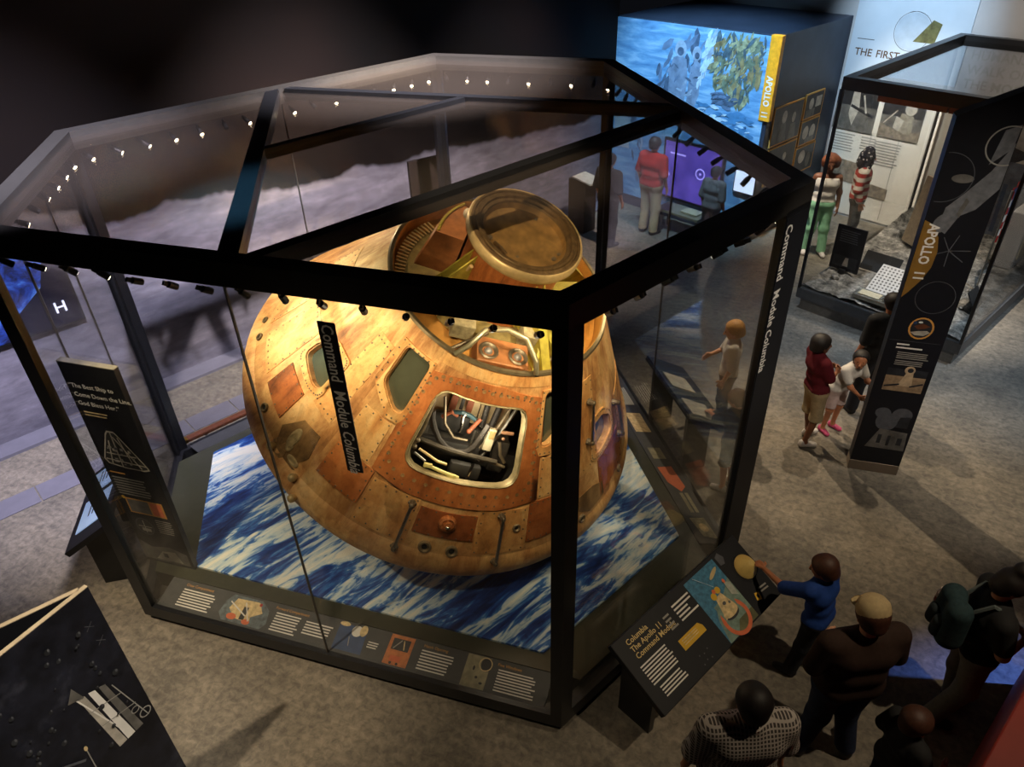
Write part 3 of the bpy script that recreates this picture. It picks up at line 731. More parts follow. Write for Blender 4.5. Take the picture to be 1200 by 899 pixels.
inner = MB(); inner.lathe([(0.0, .1), (1.55, .12), (KC - .3 * T33 - .2, .3), (KC - 1.33 * T33 - .2, 1.33), (0, 1.33)], 48)
# open the liner behind the hatch and windows
lin_me = inner.data('cabin_liner', cabin_dark, True)
bm = bmesh.new(); bm.from_mesh(lin_me)
bmesh.ops.subdivide_edges(bm, edges=[e for e in bm.edges if abs(e.verts[0].co.z - e.verts[1].co.z) > .5], cuts=10)
kill = []
for f_ in bm.faces:
    c = f_.calc_center_median(); th = math.degrees(math.atan2(c.y, c.x))
    th2 = th - 360 if th > 40 else th
    if (.55 < c.z < 1.45 and -205 < th2 < -72) and math.hypot(c.x, c.y) > .5: kill.append(f_)
bmesh.ops.delete(bm, geom=kill, context='FACES'); bm.to_mesh(lin_me); bm.free()
link('cabin_liner', lin_me, cm)

# heat-shield panels proud of the shell
def cone_patch(poly, off, mt, name, parent=None, thick=.03, hole=None):
    parent = parent or cm
    ts = [p[0] for p in poly]; hs = [p[1] for p in poly]
    vv = [Vector((t * .0228, h)) for t, h in poly]; ee = [(k, (k + 1) % len(poly)) for k in range(len(poly))]
    if hole:
        n0 = len(vv); vv += [Vector((t * .0228, h)) for t, h in hole]; ee += [(n0 + k, n0 + (k + 1) % len(hole)) for k in range(len(hole))]
    nx = max(2, int((max(ts) - min(ts)) / 3)); ny = max(2, int((max(hs) - min(hs)) / .12))
    for i in range(1, nx):
        for j in range(1, ny):
            p = (min(ts) + (max(ts) - min(ts)) * i / nx, min(hs) + (max(hs) - min(hs)) * j / ny)
            if inside(p, scale_poly(poly, .92)) and not (hole and inside(p, scale_poly(hole, 1.08))): vv.append(Vector((p[0] * .0228, p[1])))
    vo, eo, fo, *_ = delaunay_2d_cdt(vv, ee, [], 0, 1e-5)
    mb = MB(); mb.v = [tuple(CP(v.x / .0228, v.y, off)) for v in vo]
    for f_ in fo:
        c = (sum(vo[k].x for k in f_) / len(f_) / .0228, sum(vo[k].y for k in f_) / len(f_))
        if inside(c, poly) and not (hole and inside(c, hole)): mb.f.append(list(f_)); mb.mi.append(0)
    for ring in ([poly] + ([hole] if hole else [])):
        for k in range(len(ring)):
            p, q_ = ring[k], ring[(k + 1) % len(ring)]
            mb.poly([CP(*p, off), CP(*q_, off), CP(*q_, off - thick), CP(*p, off - thick)])
    return link(name, mb.data(name, mt, True), parent)
def quad(t0, t1, h0, h1, t0b=None, t1b=None): return dense([(t0, h1), (t1, h1), (t1b if t1b is not None else t1, h0), (t0b if t0b is not None else t0, h0)], .08)
def rivets(ring, off, parent, name='rivets', r=.008, gap=.045, mt=None, k=.93):
    """row of rivets along an inset outline"""
    mb = MB(); pts = dense(scale_poly(ring, k), gap)
    for t, h in pts:
        p = CP(t, h, off); nrm = Vector((math.cos(RAD(t)) * C33, math.sin(RAD(t)) * C33, S33))
        m = nrm.to_track_quat('Z', 'Y').to_matrix().to_4x4(); m.translation = p
        mb.lathe([(r, -.002), (r, .002), (r * .5, .004), (0, .004)], 6, m)
    o = mb.build(name, mt or dull_m, parent); o['kind'] = 'stuff'; return o
def panel(poly, off, mt, riv=True, hole=None, name='heat_shield_panel', k=.9, gap=.045):
    o = cone_patch(poly, off, mt, name, None, .03, hole)
    if riv: rivets(poly, off, o, k=k, gap=gap)
    return o
HF = dense([(-166.4, 1.40), (-146, 1.47), (-134, 1.47), (-113.6, 1.40), (-113.0, .60), (-126, .555), (-154, .555), (-165.5, .60)], .06)
hf = panel(HF, .014, orange_m, True, dense(scale_poly(HATCH, 1.04)), 'hatch_surround', .92, .075)
mb = MB()      # fat bolts either side of the hatch seal
for t, h in dense(scale_poly(HATCH, 1.28), .085):
    p = CP(t, h, .014); nrm = Vector((math.cos(RAD(t)) * C33, math.sin(RAD(t)) * C33, S33)); m = nrm.to_track_quat('Z', 'Y').to_matrix().to_4x4(); m.translation = p
    mb.lathe([(.017, -.002), (.017, .003), (.008, .001), (0, .001)], 8, m)
o = mb.build('bolts', scorch_m, hf); o['kind'] = 'stuff'
# seal of the hatch opening
sl = MB(); rings = []
for k, off in ((1.03, .012), (1.03, .022), (1.012, .026), (1.004, .012), (.992, .018), (.984, .006), (.984, -.05)):
    rings.append([CP(t, h, off) for t, h in scale_poly(HATCH, k)])
n = len(HATCH)
for a_, b_ in zip(rings[:-1], rings[1:]):
    for k in range(n): sl.poly([a_[k], a_[(k + 1) % n], b_[(k + 1) % n], b_[k]])
weld_build(sl, 'hatch_seal', P('seal_metal', (176, 160, 120), .4, .5, .2, 20), cm)
def window(poly, frame, mt, inner_m):
    o = cone_patch(frame, .016, mt, 'window_frame', None, .03, dense(scale_poly(poly, 1.05)))
    rivets(frame, .016, o, gap=.04, k=.93)
    cone_patch(poly, -.05, inner_m, 'window_pane', o, .004)
RF = dense([(-182.6, 1.46), (-164.8, 1.455), (-164.6, 1.02), (-166, .955), (-170.2, .95), (-181.8, 1.11)], .06)
SF = [(t - 360, h) for t, h in dense(round_poly([(150.6, .66), (150.6, .89), (157.5, 1.03), (167.8, 1.03), (168.6, .66), (163, .625)], .05), .06)]
window(RWIN, RF, tanpan_m, pane_m); window(mir(RWIN), mir(RF), tanpan_m, pane_m)
window(SWIN, SF, tanpan_m, pane_m); window(mir(SWIN), mir(SF), tanpan_m, pane_m)
# panels around the lower cone (mirrored about the hatch where the photo shows both sides)
panel(quad(-178, -164.2, .305, .585), .010, orange_m)
panel([(t - 360, h) for t, h in quad(152, 163.7, .30, .577)], .010, orange_m)
panel(quad(-148, -131.2, .30, .50), .012, rust_m)
panel(quad(-115, -101.5, .25, .58), .010, rust_m)
panel(quad(-163.4, -148.6, .19, .545), .005, tanpan_m)
panel(quad(-130.6, -115.6, .19, .545), .005, tanpan_m)
panel(quad(-163.2, -112, 1.485, 1.56), .006, tanpan_m, False)
panel(quad(-100.8, -84, .60, 1.40), .005, tanpan_m, True)
panel(quad(-192.5, -183.6, .62, 1.35), .004, tanpan_m, True)
panel(quad(-178.2, -167.2, .60, .93), .006, tanpan_m, True)
panel(quad(-112.2, -101.4, .60, .93), .006, tanpan_m, True)
panel(quad(-84, -66, .24, .60), .006, rust_m)
panel(quad(-64, -46, .3, .9), .005, tanpan_m)
panel(quad(-225, -211, .3, .9), .005, tanpan_m)
panel(quad(-246, -229, .3, 1.2), .005, tanpan_m)
panel(dense([(-190, .48), (-183, .50), (-181.5, .32), (-184, .18), (-191, .16), (-194, .30)], .05), .008, scorch_m, False)
panel(dense([(-191, .15), (-183.5, .15), (-182.5, .172), (-190, .172)], .05), .004, scorch_m, False)
panel(dense([(-95, .42), (-88, .42), (-82.5, .36), (-82, .22), (-90, .2), (-95, .28)], .05), .006, scorch_m, False)
def on_cone(t, h, off=0):
    nrm = Vector((math.cos(RAD(t)) * C33, math.sin(RAD(t)) * C33, S33)); tx = Vector((-math.sin(RAD(t)), math.cos(RAD(t)), 0))
    return frame_m(CP(t, h, off), tx, nrm)
port_me = MB().lathe([(.048, -.01), (.048, .012), (.043, .018), (.034, .018), (.026, .006), (.024, -.03), (0, -.03)], 20)
port_body = port_me.data('thruster_port', P('port_ring', (134, 116, 86), .5, .3, .2, 20), True)
hole_me = MB().lathe([(.0225, .004), (0, .004)], 16).data('port_bore', P('bore_black', (8, 7, 6), .8))
for t, h, k in ((-143.2, .205, 1.15), (-136.0, .205, 1.1), (-118.6, .39, .8), (158, .21, .85), (134.2, .2, .8), (128, .21, .7), (-94, .2, .9), (-70, .18, .8)):
    o = link('thruster_port', port_body, cm, on_cone(t, h, .004) @ Matrix.Scale(k, 4)); link('port_bore', hole_me, o)
bolt = MB().lathe([(.075, 0), (.07, .03), (.055, .04), (.05, .03), (.036, .03), (.034, .06), (.0, .062)], 20).build('tension_tie', orange_m, cm, on_cone(-139.4, .425, .012), True)
MB().ball((0, -.01, .062), (.022, .016, .012)).build('tie_bolt', chrome, bolt)
knob_me = MB().lathe([(.028, 0), (.03, .02), (.036, .035), (.034, .06), (.02, .075), (0, .078)], 14).data('pressure_probe', pale_ring, True)
for t, h in ((168.6, .15), (178.8, .145), (-178, .03)): link('pressure_probe', knob_me, cm, on_cone(t, h, .003))
# scorched vents on the burnt patch
for t, h, rx, ry in ((171.5, .33, .05, .11), (172.2, .26, .035, .05), (175.5, .21, .07, .035)):
    MB().lathe([(1, 0), (.9, .25), (.6, .3), (.4, .1), (0, .1)], 20, Matrix.Diagonal((rx, ry, .05, 1))).build('vent_fairing', P('vent_pale', (170, 150, 108), .6, .1, .3, 20), cm, on_cone(t, h, .006), True)
MB().lathe([(.09, 0), (.085, .008), (.05, .012), (.045, .0), (.02, .0), (0, .01)], 24).build('vent_disc', scorch_m, cm, on_cone(170.0, .175, .004), True)
# hand rails bolted on the cone
for (t0, h0, t1, h1) in ((-150.6, .50, -150.4, .14), (-124.1, .505, -123.9, .13), (-87.5, 1.20, -89.5, .87), (-66, .86, -66, .5)):
    p0, p1 = CP(t0, h0, .055), CP(t1, h1, .055)
    b0, b1 = CP(t0, h0), CP(t1, h1); dd = (p1 - p0).normalized()
    hr = MB(); hr.tube([p0 - dd * .01, p1 + dd * .01], .014, 10)
    o = hr.build('hand_rail', steel, cm, None, True)
    for p_, b_ in ((p0, b0), (p1, b1)):
        q = MB(); q.tube([b_, p_ + (p_ - b_) * .1], [.034, .018], 8); q.ball(p_, .024, 8, 6)
        side = dd.cross((p_ - b_).normalized()) * .022
        for s_ in (-1, 1): q.ball(b_ + side * s_ + (p_ - b_) * .25, .016, 8, 5)
        q.build('rail_bracket', dull_m, o, None, True)

# the cabin seen through the hatch, built in the frame of the opening
HM = on_cone(-140, 1.03)
def cab(mb, name, mt, smooth=False): return mb.build(name, mt, cm, HM, smooth)
cabin = [
    ('cabin_panel', cabin_beige, [('box', (-.30, .24, -.55), (.26, .56, .03))]),
    ('cabin_panel', cabin_beige, [('box', (-.03, .24, -.55), (.26, .56, .03))]),
    ('cabin_panel', cabin_beige, [('box', (.24, .24, -.55), (.26, .56, .03))]),
    ('cabin_wall', cabin_dark, [('box', (0, .0, -1.0), (1.4, 1.5, .03))]),
    ('equipment_bay', P('bay_dark', (52, 48, 42), .6, .1, .4, 14), [('box', (-.02, -.28, -.56), (.9, .44, .14)), ('box', (-.36, -.2, -.42), (.12, .3, .2)), ('box', (.34, -.2, -.42), (.14, .3, .2))]),
    ('couch_pad', cabin_dark, [('box', (-.12, -.03, -.44), (.30, .16, .06)), ('box', (.16, -.24, -.4), (.3, .2, .1))]), ('couch_pad', cabin_dark, [('box', (-.1, -.2, -.3), (.5, .14, .08))]), ('couch_pad', cabin_dark, [('box', (.05, -.3, -.16), (.26, .12, .08))]),
    ('strap', strap_brown, [('box', (-.14, .18, -.47), (.055, .24, .012))]), ('strap', strap_brown, [('box', (.0, .19, -.47), (.055, .22, .012))]),
    ('strap', hose, [('box', (-.07, .2, -.46), (.03, .22, .012))]),
    ('couch_strut', hose, [('tube', [(.135, .42, -.45), (.14, .0, -.42)], .026)]), ('couch_strut', hose, [('tube', [(.27, .42, -.48), (.22, .02, -.42)], .03)]),
    ('couch_strut', steel, [('tube', [(.37, .34, -.32), (.30, .1, -.3), (.20, -.16, -.28), (.16, -.24, -.26)], .017)]),
    ('couch_strut', dull_m, [('tube', [(.33, .34, -.34), (.24, .05, -.3), (.12, -.2, -.28)], .014)]),
    ('couch_strut', steel, [('tube', [(.06, .02, -.26), (.05, -.18, -.25)], .009)]),
    ('couch_frame', hose, [('tube', [(-.34, .14, -.18), (-.32, .06, -.2), (-.28, -.02, -.2), (-.22, -.1, -.2), (-.14, -.16, -.2), (-.05, -.18, -.2), (.03, -.16, -.2), (.08, -.1, -.2), (.11, .0, -.2), (.14, .12, -.2)], .024)]),
    ('couch_frame', dull_m, [('tube', [(-.26, .24, -.28), (-.2, .02, -.26), (-.1, -.08, -.25), (.02, -.08, -.25)], .012)]),
    ('cross_bar', P('bar_grey', (72, 66, 56), .5, .3, .2, 20), [('tube', [(-.4, -.13, -.2), (-.1, -.17, -.18), (.3, -.19, -.2)], .022)]),
    ('cross_bar', dull_m, [('tube', [(.0, -.17, -.22), (.38, -.22, -.2)], .014)]),
    ('latch_rod', pale_ring, [('tube', [(-.37, -.17, -.09), (-.2, -.24, -.08), (-.12, -.25, -.08)], .012)]),
    ('latch_rod', P('latch_yellow', (196, 184, 116), .5, .1, .15, 20), [('tube', [(-.3, -.27, -.05), (-.13, -.31, -.05), (.0, -.335, -.06)], .016), ('box', (-.27, -.275, -.045), (.07, .035, .03)), ('box', (-.06, -.325, -.045), (.07, .035, .03))]),
    ('latch_rod', steel, [('tube', [(-.4, -.2, -.07), (-.3, -.25, -.06)], .01)]),
    ('shock_strut', chrome, [('tube', [(.1, -.22, -.14), (.075, -.36, -.1)], .016)]),
    ('storage_box', cream_box, [('box', (.19, -.02, -.24), (.075, .20, .05))]),
    ('storage_box', P('bay_label', (176, 150, 100), .6, 0, .2, 18), [('box', (.195, .03, -.212), (.045, .07, .008))]),
    ('hand_controller', chrome, [('tube', [(-.06, .1, -.34), (-.05, .0, -.3), (-.06, -.04, -.3)], .016), ('ball', (-.05, .1, -.34), .024)]),
    ('hand_controller', strap_brown, [('tube', [(.02, -.02, -.3), (.09, .1, -.33)], .018), ('ball', (.02, -.02, -.3), .022)]),
    ('hose_bundle', P('teal_hose', (40, 64, 70), .5, 0, .2, 20), [('tube', [(-.16, .09, -.36), (-.08, .12, -.33), (.0, .1, -.35), (.08, .06, -.36)], .02)]),
    ('hose_bundle', strap_brown, [('tube', [(-.22, .03, -.36), (-.16, .1, -.34), (-.1, .07, -.36)], .018)]),
    ('hose_bundle', dull_m, [('tube', [(.28, -.02, -.22), (.31, -.12, -.2), (.37, -.18, -.2)], .014)]),
    ('side_frame', dull_m, [('tube', [(-.36, .28, -.1), (-.38, .0, -.1), (-.42, -.15, -.1)], .014), ('ball', (-.37, .26, -.1), .02), ('ball', (-.4, -.1, -.09), .022), ('ball', (-.41, -.16, -.09), .022)]),
    ('side_frame', P('bracket_tan', (150, 112, 84), .6, .1, .2, 20), [('tube', [(.26, .08, -.2), (.36, .09, -.2)], .016), ('ball', (.29, .03, -.19), .015)]),
]
for nm, mt, shp in cabin:
    mb = MB()
    for s_ in shp:
        if s_[0] == 'box': mb.box(s_[1], s_[2], None, min(s_[2]) * .2)
        elif s_[0] == 'tube': mb.tube(s_[1], s_[2], 8)
        else: mb.ball(s_[1], s_[2], 8, 6)
    cab(mb, nm, mt, True)
# cabin lamp that lights the couches
l = bpy.data.lights.new('cabin_lamp', 'POINT'); l.energy = 13; l.color = (1, .86, .62); l.shadow_soft_size = .12
lo = bpy.data.objects.new('cabin_lamp', l); COL.objects.link(lo); lo.parent = cm; lo.matrix_local = HM @ Matrix.Translation((.05, .12, -.12))

# forward compartment around the docking tunnel
fc = MB(); fc.lathe([(.955, 1.560), (.962, 1.576), (.950, 1.588), (.925, 1.588), (.915, 1.57), (.93, 1.40), (.90, 1.37), (.38, 1.36)], 96)
fc.build('forward_bulkhead', P('deck_ochre', (196, 140, 66), .5, .1, .25, 6), cm, None, True)
MB().lathe([(.958, 1.566), (.968, 1.578), (.955, 1.596), (.93, 1.596), (.922, 1.575)], 96).build('compartment_rim', P('rim_metal', (126, 112, 84), .4, .6, .2, 20), cm, None, True)
tn = MB(); tn.lathe([(.39, 1.36), (.39, 1.60), (.40, 1.62), (.40, 2.02), (.43, 2.06)], 64); tn.build('docking_tunnel', orange_m, cm, None, True)
MB().lathe([(.43, 2.05), (.462, 2.07), (.478, 2.10), (.478, 2.155), (.468, 2.17), (.455, 2.168)], 72).build('docking_ring', pale_ring, cm, None, True)
MB().lathe([(.456, 2.168), (.435, 2.172), (.43, 2.160), (.41, 2.160), (.405, 2.172), (.385, 2.172), (.38, 2.15), (.352, 2.15), (.345, 2.13)], 72).build('seal_ring', bronze, cm, None, True)
MB().lathe([(.346, 2.135), (.335, 2.085), (.30, 2.075), (.22, 2.085), (0, 2.09)], 64).build('tunnel_hatch', bronze2, cm, None, True)
for t, r, sx in ((175, .27, .04), (150, .29, .03), (-150, .22, .02), (-75, .29, .025), (-60, .31, .02), (20, .3, .02)):
    q = MB(); q.lathe([(1, 0), (.9, .5), (.4, .6), (0, .6)], 12, Matrix.Diagonal((sx, sx * .8, sx * .6, 1)))
    q.build('hatch_fitting', dull_m, cm, Matrix.Translation((r * math.cos(RAD(t)), r * math.sin(RAD(t)), 2.078)), True)
MB().tube([(-.26, .08, 2.09), (-.29, .02, 2.12), (-.27, -.05, 2.09)], .014, 8).build('hatch_handle', bronze, cm, None, True)
# four gussets
for t in (160, 70, -20, -110):
    g = MB(); m = Matrix.Rotation(RAD(t), 4, 'Z')
    for y in (-.035, .035):
        g.prism([(.40, 1.40), (.90, 1.40), (.90, 1.50), (.62, 1.74), (.40, 1.98)], y - .006, y + .006, m @ Matrix(((1, 0, 0, 0), (0, 0, 1, 0), (0, 1, 0, 0), (0, 0, 0, 1))))
    g.mesh([(.90, -.04, 1.50), (.90, .04, 1.50), (.62, .04, 1.745), (.62, -.04, 1.745)], [(0, 1, 2, 3)], m)
    o = g.build('gusset', chromate, cm)
# parachute bag wedge, laced parachute bay, recovery gear
def sector(t0, t1, r0, r1, z0, z1, name, mt, taper=.0, n=10):
    mb = MB(); ring = []
    for z, k in ((z0, 0), (z1, taper)):
        pts = [((r1 - k) * math.cos(RAD(t0 + (t1 - t0) * i / n)), (r1 - k) * math.sin(RAD(t0 + (t1 - t0) * i / n)), z) for i in range(n + 1)]
        pts += [(r0 * math.cos(RAD(t1 + (t0 - t1) * i / n)), r0 * math.sin(RAD(t1 + (t0 - t1) * i / n)), z) for i in range(n + 1)]
        ring.append(pts)
    N = len(ring[0]); mb.mesh(ring[0] + ring[1], [list(range(N))[::-1], list(range(N, 2 * N))] + [(i, (i + 1) % N, (i + 1) % N + N, i + N) for i in range(N)])
    return mb.build(name, mt, cm, None, True)
copper = P('copper_cover', (164, 108, 64), .5, .2, .3, 10)
bag = sector(84, 126, .42, .74, 1.40, 1.86, 'parachute_cover', copper, .08)
mb = MB()
for i in range(15):
    a = RAD(86 + 38 * i / 14); mb.box((.64 * math.cos(a), .64 * math.sin(a), 1.865), (.03, .02, .03), None, .004)
o = mb.build('cover_clips', chromate, bag); o['kind'] = 'stuff'
sector(128, 152, .43, .80, 1.37, 1.47, 'parachute_bay', P('bay_olive', (120, 106, 60), .6, .1, .35, 12), .02)
bay = sector(84, 156, .45, .86, 1.372, 1.42, 'parachute_bay', P('bay_olive', (120, 106, 60), .6, .1, .35, 12), .02)
mb = MB()
for i in range(26):
    a = RAD(88 + 70 * i / 25); b = RAD(88 + 70 * (i + .6) / 25)
    mb.tube([(.80 * math.cos(a), .80 * math.sin(a), 1.44), (.89 * math.cos(b), .89 * math.sin(b), 1.46)], .009, 5)
o = mb.build('lacing', pale_ring, bay); o['kind'] = 'stuff'
sector(170, 250, .43, .62, 1.38, 1.50, 'parachute_bay', P('bay_olive', (120, 106, 60), .6, .1, .35, 12), .03)
sector(-100, -30, .45, .82, 1.38, 1.58, 'parachute_cover', chromate, .05)
sector(-10, 60, .45, .82, 1.38, 1.62, 'parachute_cover', copper, .05)
# mortar box with two cups, on the hatch side
bxm = Matrix.Rotation(RAD(-137), 4, 'Z')
q = MB(); q.box((.78, 0, 1.52), (.24, .42, .16), None, .01); mbx = q.build('mortar_box', copper, cm, bxm)
cup = MB().lathe([(.07, 0), (.082, .012), (.07, .02), (.055, .012), (.04, -.02), (0, -.02)], 20).data('mortar_cup', dull_m, True)
cap_ = MB().ball((0, 0, .0), (.034, .034, .03), 12, 8).data('cup_cap', P('grey_cap', (150, 146, 140), .4, .3, .1, 20), True)
for y in (-.12, .12):
    o = link('mortar_cup', cup, mbx, Matrix.Translation((.80, y, 1.602))); link('cup_cap', cap_, mbx, Matrix.Translation((.80, y, 1.602)))
q = MB()
pts = [(-160, .97, 1.60), (-156, .93, 1.72), (-152, .80, 1.80), (-140, .74, 1.82), (-128, .78, 1.80), (-123, .93, 1.72), (-120.5, .96, 1.60)]
q.tube([(r * math.cos(RAD(t)), r * math.sin(RAD(t)), z) for t, r, z in pts], .022, 10); q.build('recovery_loop', P('loop_metal', (176, 166, 132), .35, .6, .15, 20), cm, None, True)
q = MB(); q.box((.55, .24, 1.58), (.16, .18, .18), None, .01); q.build('uprighting_bag', P('canvas_grey', (150, 138, 104), .8, 0, .3, 24, .3, .3), cm, bxm)
q = MB(); q.box((.56, -.32, 1.56), (.16, .18, .16), None, .01); q.build('uprighting_bag', P('canvas_grey', (150, 138, 104), .8, 0, .3, 24, .3, .3), cm, bxm)
for t0, r0, z0, t1, r1, z1, mt in ((-165, .86, 1.46, -148, .6, 1.56, dull_m), (-118, .9, 1.46, -108, .6, 1.62, chromate), (170, .5, 1.56, -170, .5, 1.75, dull_m), (150, .46, 1.5, 168, .44, 1.9, pale_ring), (-172, .62, 1.5, -158, .46, 1.7, chromate), (-128, .5, 1.62, -112, .45, 1.85, chromate), (-100, .52, 1.6, -86, .47, 1.9, pale_ring), (-92, .60, 1.6, -88, .5, 1.85, chromate), (-104, .8, 1.5, -80, .82, 1.62, dull_m)):
    q = MB(); pl = lambda t, r, z: (r * math.cos(RAD(t)), r * math.sin(RAD(t)), z)
    q.tube([pl(t0, r0, z0), pl((t0 + t1) / 2 if abs(t1 - t0) < 180 else (t0 + t1 + 360) / 2, (r0 + r1) / 2, (z0 + z1) / 2 + .05), pl(t1, r1, z1)], .016, 8); q.build('pipe', mt, cm, None, True)
MB().ball((.47 * math.cos(RAD(112)), .47 * math.sin(RAD(112)), 2.04), .045, 12, 8).build('beacon', cream_box, cm, None, True)
# cradle that holds the capsule clear of the sea graphic
cr = empty('capsule_cradle', (-.78, 6.15, .322)); tag(cr, 'black steel ring cradle hidden beneath the space capsule', 'stand')
for dx, dy, hh in ((-1.0, .75, .93), (.55, .75, .62), (-.2, -.75, .42), (-.75, -.2, .62)):
    MB().tube([(dx, dy, 0), (dx, dy, hh)], .05, 12).build('cradle_leg', black_frame, cr)
MB().lathe([(.0, 0), (1.25, 0), (1.25, .015), (0, .015)], 48).build('cradle_base', black_frame, cr)

# ------------------------------------------------------------------ graphic panels and consoles around the case
def panel_frame(xy, xd, z=0.0):
    xd = Vector((xd[0], xd[1], 0)); return frame_m((xy[0], xy[1], z), xd, xd.cross(Vector((0, 0, 1))))
# tall quote panel standing on the platform (local x right, y up, z out)
qm = panel_frame((-3.13, 4.826), (.954, -.299), .30)
qp = empty('quote_panel', qm); tag(qp, 'tall black quote panel with a white capsule drawing inside the case corner', 'information panel')
MB().box((-.27, 1.165, -.03), (.56, 2.33, .055), bev=.004).build('panel_board', black_panel, qp)
MB().box((-.27, 2.334, -.03), (.56, .008, .055)).build('panel_edge', P('edge_grey', (120, 116, 104), .5), qp)
lettering('\u201cThe Best Ship to', .062, white_ink, qp, -.525, 2.09); lettering('Come Down the Line.', .062, white_ink, qp, -.505, 2.0); lettering('God Bless Her.\u201d', .062, white_ink, qp, -.505, 1.91)
collage('panel_text', rows(-.49, 1.83, .24, 2, .03, cream) + rows(-.50, 1.16, .16, 1, .03, gold_ink, .5, 0) + rows(-.50, 1.10, .36, 7, .032, grey_ink) + rows(-.22, .62, .18, 7, .026, grey_ink), qp)
dw = []
outl = [(-.50, 1.32), (-.47, 1.27), (-.30, 1.245), (-.10, 1.245), (-.04, 1.265), (-.05, 1.30), (-.24, 1.62), (-.27, 1.66), (-.34, 1.66), (-.37, 1.62)]
dw.append(('p', outl, photo_pale))
dw.append(('p', scale_poly(outl, .93), P('draw_dark', (40, 40, 40), .6)))
for a_, b_ in (((-.31, 1.65), (-.32, 1.26)), ((-.30, 1.6), (-.12, 1.27)), ((-.36, 1.55), (-.42, 1.28)), ((-.44, 1.4), (-.13, 1.4)), ((-.25, 1.6), (-.2, 1.33)), ((-.47, 1.33), (-.06, 1.31))):
    dw.append(('l', *a_, *b_, .012, photo_pale))
for i in range(26):
    x, y = random.uniform(-.44, -.1), random.uniform(1.27, 1.5)
    if inside((x, y), scale_poly(outl, .85)): dw.append(('r', x, y, random.uniform(.01, .04), random.uniform(.008, .03), random.choice((grey_ink, dim_ink, grey_ink, photo_pale))))
collage('capsule_drawing', dw, qp)
collage('panel_photo', [('r', -.47, .67, .40, .19, gold_ink), ('r', -.455, .685, .23, .16, photo_mid), ('r', -.21, .685, .12, .16, orange_ink), ('e', -.48, .86, .02, .02, yellow_ink)], qp)
collage('panel_diagram', [('e', -.38, .50, .1, .11, dim_ink), ('e', -.38, .50, .09, .1, P('draw_dark', (40, 40, 40), .6)), ('l', -.45, .5, -.3, .5, .01, grey_ink), ('l', -.38, .42, -.38, .58, .01, grey_ink), ('r', -.42, .44, .1, .04, grey_ink)], qp)
collage('ground_photo', [('p', [(-.54, .04), (-.02, .04), (-.02, .2), (-.2, .26), (-.4, .22), (-.54, .3)], photo_mid), ('p', [(-.4, .06), (-.1, .06), (-.15, .2), (-.3, .18)], photo_pale), ('r', -.3, .1, .05, .06, photo_dark)], qp)

def console(name, label, O, X, Yv, L, W, extra=None):
    """slanted reading rail: origin at its low front left corner"""
    X = Vector(X).normalized(); Y = Vector(Yv).normalized(); m = frame_m(O, X, X.cross(Y))
    c = empty(name, m); tag(c, label, 'reading rail')
    MB().box((L / 2, W / 2, -.03), (L, W, .06), bev=.006).build('console_top', black_panel, c)
    # two upright leg plates, vertical in the world
    up = m.to_3x3().inverted() @ Vector((0, 0, 1))
    back = m.to_3x3().inverted() @ Vector((Y.x, Y.y, 0)).normalized()
    for x in (.14, L - .14):
        q = MB(); zt = lambda y: (m @ Vector((x, y, -.06))).z
        p0, p1 = Vector((x, W * .28, -.062)), Vector((x, W * .86, -.062))
        h0, h1 = (m @ p0).z, (m @ p1).z
        b0 = p0 - up * h0; b1 = b0 + back * ((p1 - p0).dot(back))
        for s_ in (-.02, .02):
            pass
        vs = [p + Vector((s_, 0, 0)) for s_ in (-.03, .03) for p in (p0, p1, b1, b0)]
        q.mesh(vs, [(0, 1, 2, 3), (7, 6, 5, 4), (0, 4, 5, 1), (1, 5, 6, 2), (2, 6, 7, 3), (3, 7, 4, 0)])
        q.build('console_leg', black_frame, c)
    return c
dAB = (VB - VA).normalized(); nAB = Vector((-dAB.y, dAB.x))
O = VA + dAB * .40 - nAB * .67
cn = console('reading_rail', 'slanted black reading rail with splashdown photograph and tactile capsule model', (O.x, O.y, .6), (dAB.x, dAB.y, 0), (nAB.x * .55, nAB.y * .55, .3), 1.63, .626)
pale_gold = P('ink_pale_gold', (214, 190, 128), .6)
lettering('Columbia', .062, pale_gold, cn, .12, .535); lettering('The Apollo 11', .062, pale_gold, cn, .12, .475); lettering('Command Module', .062, pale_gold, cn, .12, .415)
collage('console_text', rows(.09, .355, .34, 7, .025, white_ink) + rows(.12, .16, .28, 4, .025, white_ink), cn)
collage('console_facts', rows(.52, .5, .1, 4, .035, grey_ink, .45, .4) + rows(.65, .52, .22, 5, .032, white_ink, .45, .4), cn)
collage('highlight_box', [('p', [(.50, .22), (.78, .22), (.78, .27), (.75, .31), (.50, .31)], yellow_ink)] + [('r', .53, .285 - .018 * i, .18, .007, cream) for i in range(3)], cn)
